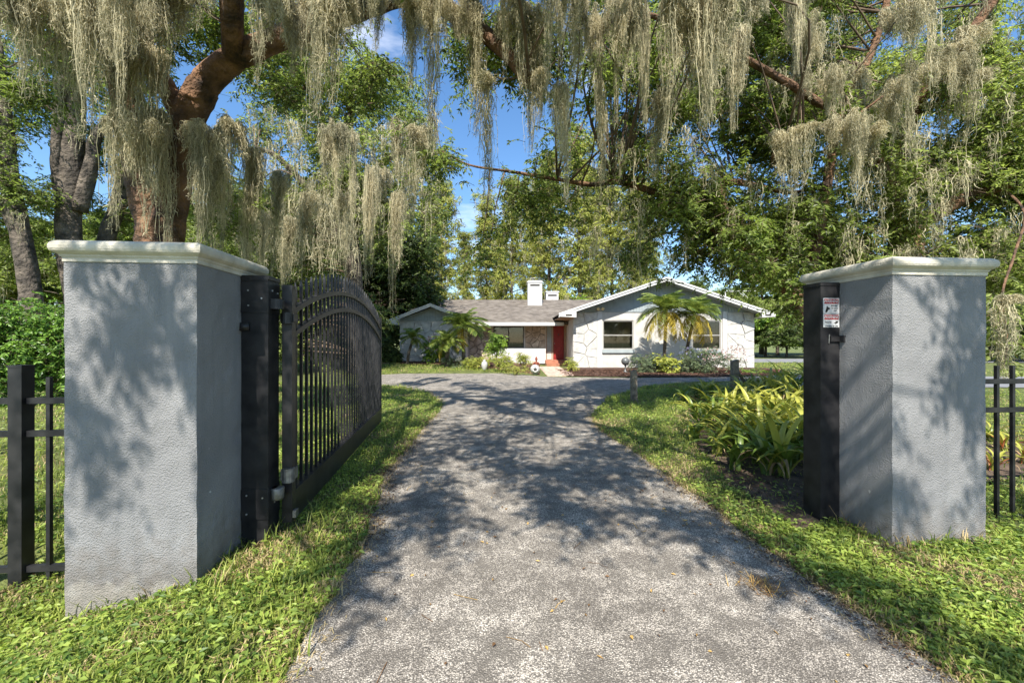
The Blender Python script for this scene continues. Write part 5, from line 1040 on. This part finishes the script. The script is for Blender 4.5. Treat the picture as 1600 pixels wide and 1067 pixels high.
for x0, x1, y0, y1, dn, sc in ZN:
    x, y = scatter(x0, x1, y0, y1, dn); n = len(x); z = gz(x, y)
    dry = np.clip(vn(x, y, 3.1, 4) * 1.5 - 1.0, .04, .7) ; dry = np.maximum(dry, .4 * (vn(x, y, 9, 8) > .9)); patch = vn(x, y, 2.2, 2)
    kind = rng.uniform(size=n); wd = kind < np.where(patch > .42, .62, .34); base = np.stack([x, y, z], 1)
    isdry = rng.uniform(size=n) < dry
    # broad weed leaves
    w_ = wd & ~isdry; m = w_.sum(); b = base[w_].copy(); b[:, 2] += rng.uniform(.008, .05, m) * sc
    a = rng.uniform(0, 6.28, m); ax = np.stack([np.cos(a), np.sin(a), rng.uniform(-.2, .5, m)], 1); gr.leaves(b, ax, np.array([0, -.1, 1.]) + rng.normal(size=(m, 3)) * .35, rng.uniform(.022, .05, m) * sc, rng.uniform(.012, .026, m) * sc, 1)
    # blades
    for sel, mi, hh in ((~wd & ~isdry, 0, 1), (isdry, 2, .7)):
        m = sel.sum(); b = base[sel]; a = rng.uniform(0, 6.28, m); d = np.stack([np.cos(a), np.sin(a), 0 * a], 1); h = rng.uniform(.026, .068, m) * sc * hh; ln = rng.uniform(.2, 1.0, m) * h * (1 if mi == 0 else 1.6)
        mid = b + d * (ln * .35)[:, None]; mid[:, 2] += h * .65; tip = b + d * ln[:, None]; tip[:, 2] += h * rng.uniform(.55, 1.05, m)
        gr.ribbons(np.stack([b, mid, tip], 1), np.tile(np.array([.0065, .006, .0012]) * sc, (m, 1)), np.stack([-d[:, 1], d[:, 0], 0 * a], 1), mi)
# taller tufts against posts, pillars and the drive edge
tu = []
for q in range(26): tu.append((-1.45 + random.uniform(-.5, .3), 2.35 + random.uniform(0, 1.1)))
tu += [G(u, 2.58).to_2d() for u in np.linspace(-2.3, -1.65, 7)] + [G(u, 2.58).to_2d() for u in np.linspace(2.85, 3.5, 8)] + [G(2.8, v).to_2d() for v in (2.65, 2.8, 2.9)] + [random.choice(DRIVE[30:180]) for _ in range(60)]
for tx, ty in tu:
    m = 9; x = tx + rng.normal(size=m) * .025; y = ty + rng.normal(size=m) * .025; b = np.stack([x, y, gz(x, y)], 1); a = rng.uniform(0, 6.28, m); d = np.stack([np.cos(a), np.sin(a), 0 * a], 1); h = rng.uniform(.05, .14, m); mid = b + d * (h * .2)[:, None]; mid[:, 2] += h * .6; tip = b + d * (h * .6)[:, None]; tip[:, 2] += h
    gr.ribbons(np.stack([b, mid, tip], 1), np.tile(np.array([.007, .006, .001]), (m, 1)), np.stack([-d[:, 1], d[:, 0], 0 * a], 1), 0 if random.random() < .7 else 2)
E_ = np.array(DRIVE); E_ = E_[(E_[:, 1] > 1.5) & (E_[:, 1] < 8)]; n = 7000; i = rng.integers(0, len(E_), n); x = E_[i, 0] + rng.normal(size=n) * .07; y = E_[i, 1] + rng.normal(size=n) * .07
x += np.where(x > .4, .03, -.03); b = np.stack([x, y, gz(x, y) + .004], 1); a = rng.uniform(0, 6.28, n); d = np.stack([np.cos(a), np.sin(a), 0 * a], 1); h = rng.uniform(.004, .03, n); ln = rng.uniform(.02, .06, n); mid = b + d * (ln * .5)[:, None]; mid[:, 2] += h; tip = b + d * ln[:, None]; tip[:, 2] += h * .7
gr.ribbons(np.stack([b, mid, tip], 1), np.tile(np.array([.004, .004, .001]), (n, 1)), np.stack([-d[:, 1], d[:, 0], 0 * a], 1), 2)
link('grass', gr.mesh('grass', [MT['blade'], MT['weed'], MT['straw']]), kind='stuff')

def flat_leaves(nb, x, y, L, m=0, z0=.012):
    n = len(x); a = rng.uniform(0, 6.28, n); ax = np.stack([np.cos(a), np.sin(a), rng.uniform(-.1, .3, n)], 1)
    nb.leaves(np.stack([x, y, gz(x, y) + z0 + rng.uniform(0, .008, n)], 1), ax, np.array([0, 0, 1.]) + rng.normal(size=(n, 3)) * .3, L * rng.uniform(.6, 1.3, n), L * rng.uniform(.3, .6, n), m)
lt = NB(); x = rng.uniform(-1.6, 2.4, 420); y = rng.uniform(1.6, 9, 420); flat_leaves(lt, x, y, .03)
x = rng.uniform(1.2, 2.6, 120); y = 3.4 - (x - 1.2) * 1.2 + rng.normal(size=120) * .12; flat_leaves(lt, x, y, .03)
for _ in range(2):
    m = 60; cx, cy = GP(1195, 920); b = np.stack([cx + rng.normal(size=m) * .06, cy + rng.normal(size=m) * .05, np.full(m, .01)], 1); a = rng.uniform(0, 6.28, m); d = np.stack([np.cos(a), np.sin(a), 0 * a], 1); mid = b + d * .03; mid[:, 2] += .02; tip = b + d * .06; tip[:, 2] += rng.uniform(.005, .05, m)
    lt.ribbons(np.stack([b, mid, tip], 1), np.tile(np.array([.004, .004, .001]), (m, 1)), np.stack([-d[:, 1], d[:, 0], 0 * a], 1), 0)
n = 90; x = rng.uniform(-1.3, 2.2, n); y = rng.uniform(1.7, 8, n); a = rng.uniform(0, 3.14, n); d = np.stack([np.cos(a), np.sin(a), 0 * a], 1) * rng.uniform(.02, .09, n)[:, None]; b = np.stack([x, y, np.full(n, .013)], 1)
lt.ribbons(np.stack([b - d, b + rng.normal(size=(n, 3)) * [.008, .008, .002] + [0, 0, .004], b + d], 1), np.full((n, 3), .0035), np.stack([-d[:, 1], d[:, 0], 0 * a], 1) / np.linalg.norm(d, axis=1)[:, None], 0)
link('fallen_leaves', lt.mesh('fallen_leaves', MT['litter']), kind='stuff')
db = NB()
E_ = np.array(dense([GP(560, 850), GP(575, 800), GP(592, 760), GP(610, 720), GP(640, 690)], .02)); n = 2600; i = rng.integers(0, len(E_), n); x = E_[i, 0] + rng.normal(size=n) * .11; y = E_[i, 1] + rng.normal(size=n) * .06; flat_leaves(db, x, y, .022)
E_ = np.array(dense([GP(1040, 745), GP(1120, 797), GP(1200, 864), GP(1290, 928), GP(1400, 1002), GP(1480, 1060)], .02)); n = 1300; i = rng.integers(0, len(E_), n); flat_leaves(db, E_[i, 0] + rng.normal(size=n) * .06, E_[i, 1] + rng.normal(size=n) * .05, .02)
n = 900; c = GP(1160, 760); flat_leaves(db, c[0] + rng.normal(size=n) * .4, c[1] + rng.normal(size=n) * .4, .03)
link('leaf_debris', db.mesh('leaf_debris', MT['debris']), kind='stuff')
ck = NB(); n = 9000; x = rng.uniform(2.1, 13.2, n); y = rng.uniform(16.1, 20.5, n); k = inpoly(x, y, MULCH_R); x, y = x[k], y[k]; flat_leaves(ck, x, y, .10, 0, .03)
n = 4000; x = rng.uniform(-6, 1.3, n); y = rng.uniform(17, 23, n); k = inpoly(x, y, MULCH_L); x, y = x[k], y[k]; flat_leaves(ck, x, y, .10, 0, .04)
link('mulch_chips', ck.mesh('mulch_chips', MT['mulch']), kind='stuff')

if False:
    print('TRIS', sum(sum(len(p.vertices) - 2 for p in m.polygons) for m in bpy.data.meshes if m.users))
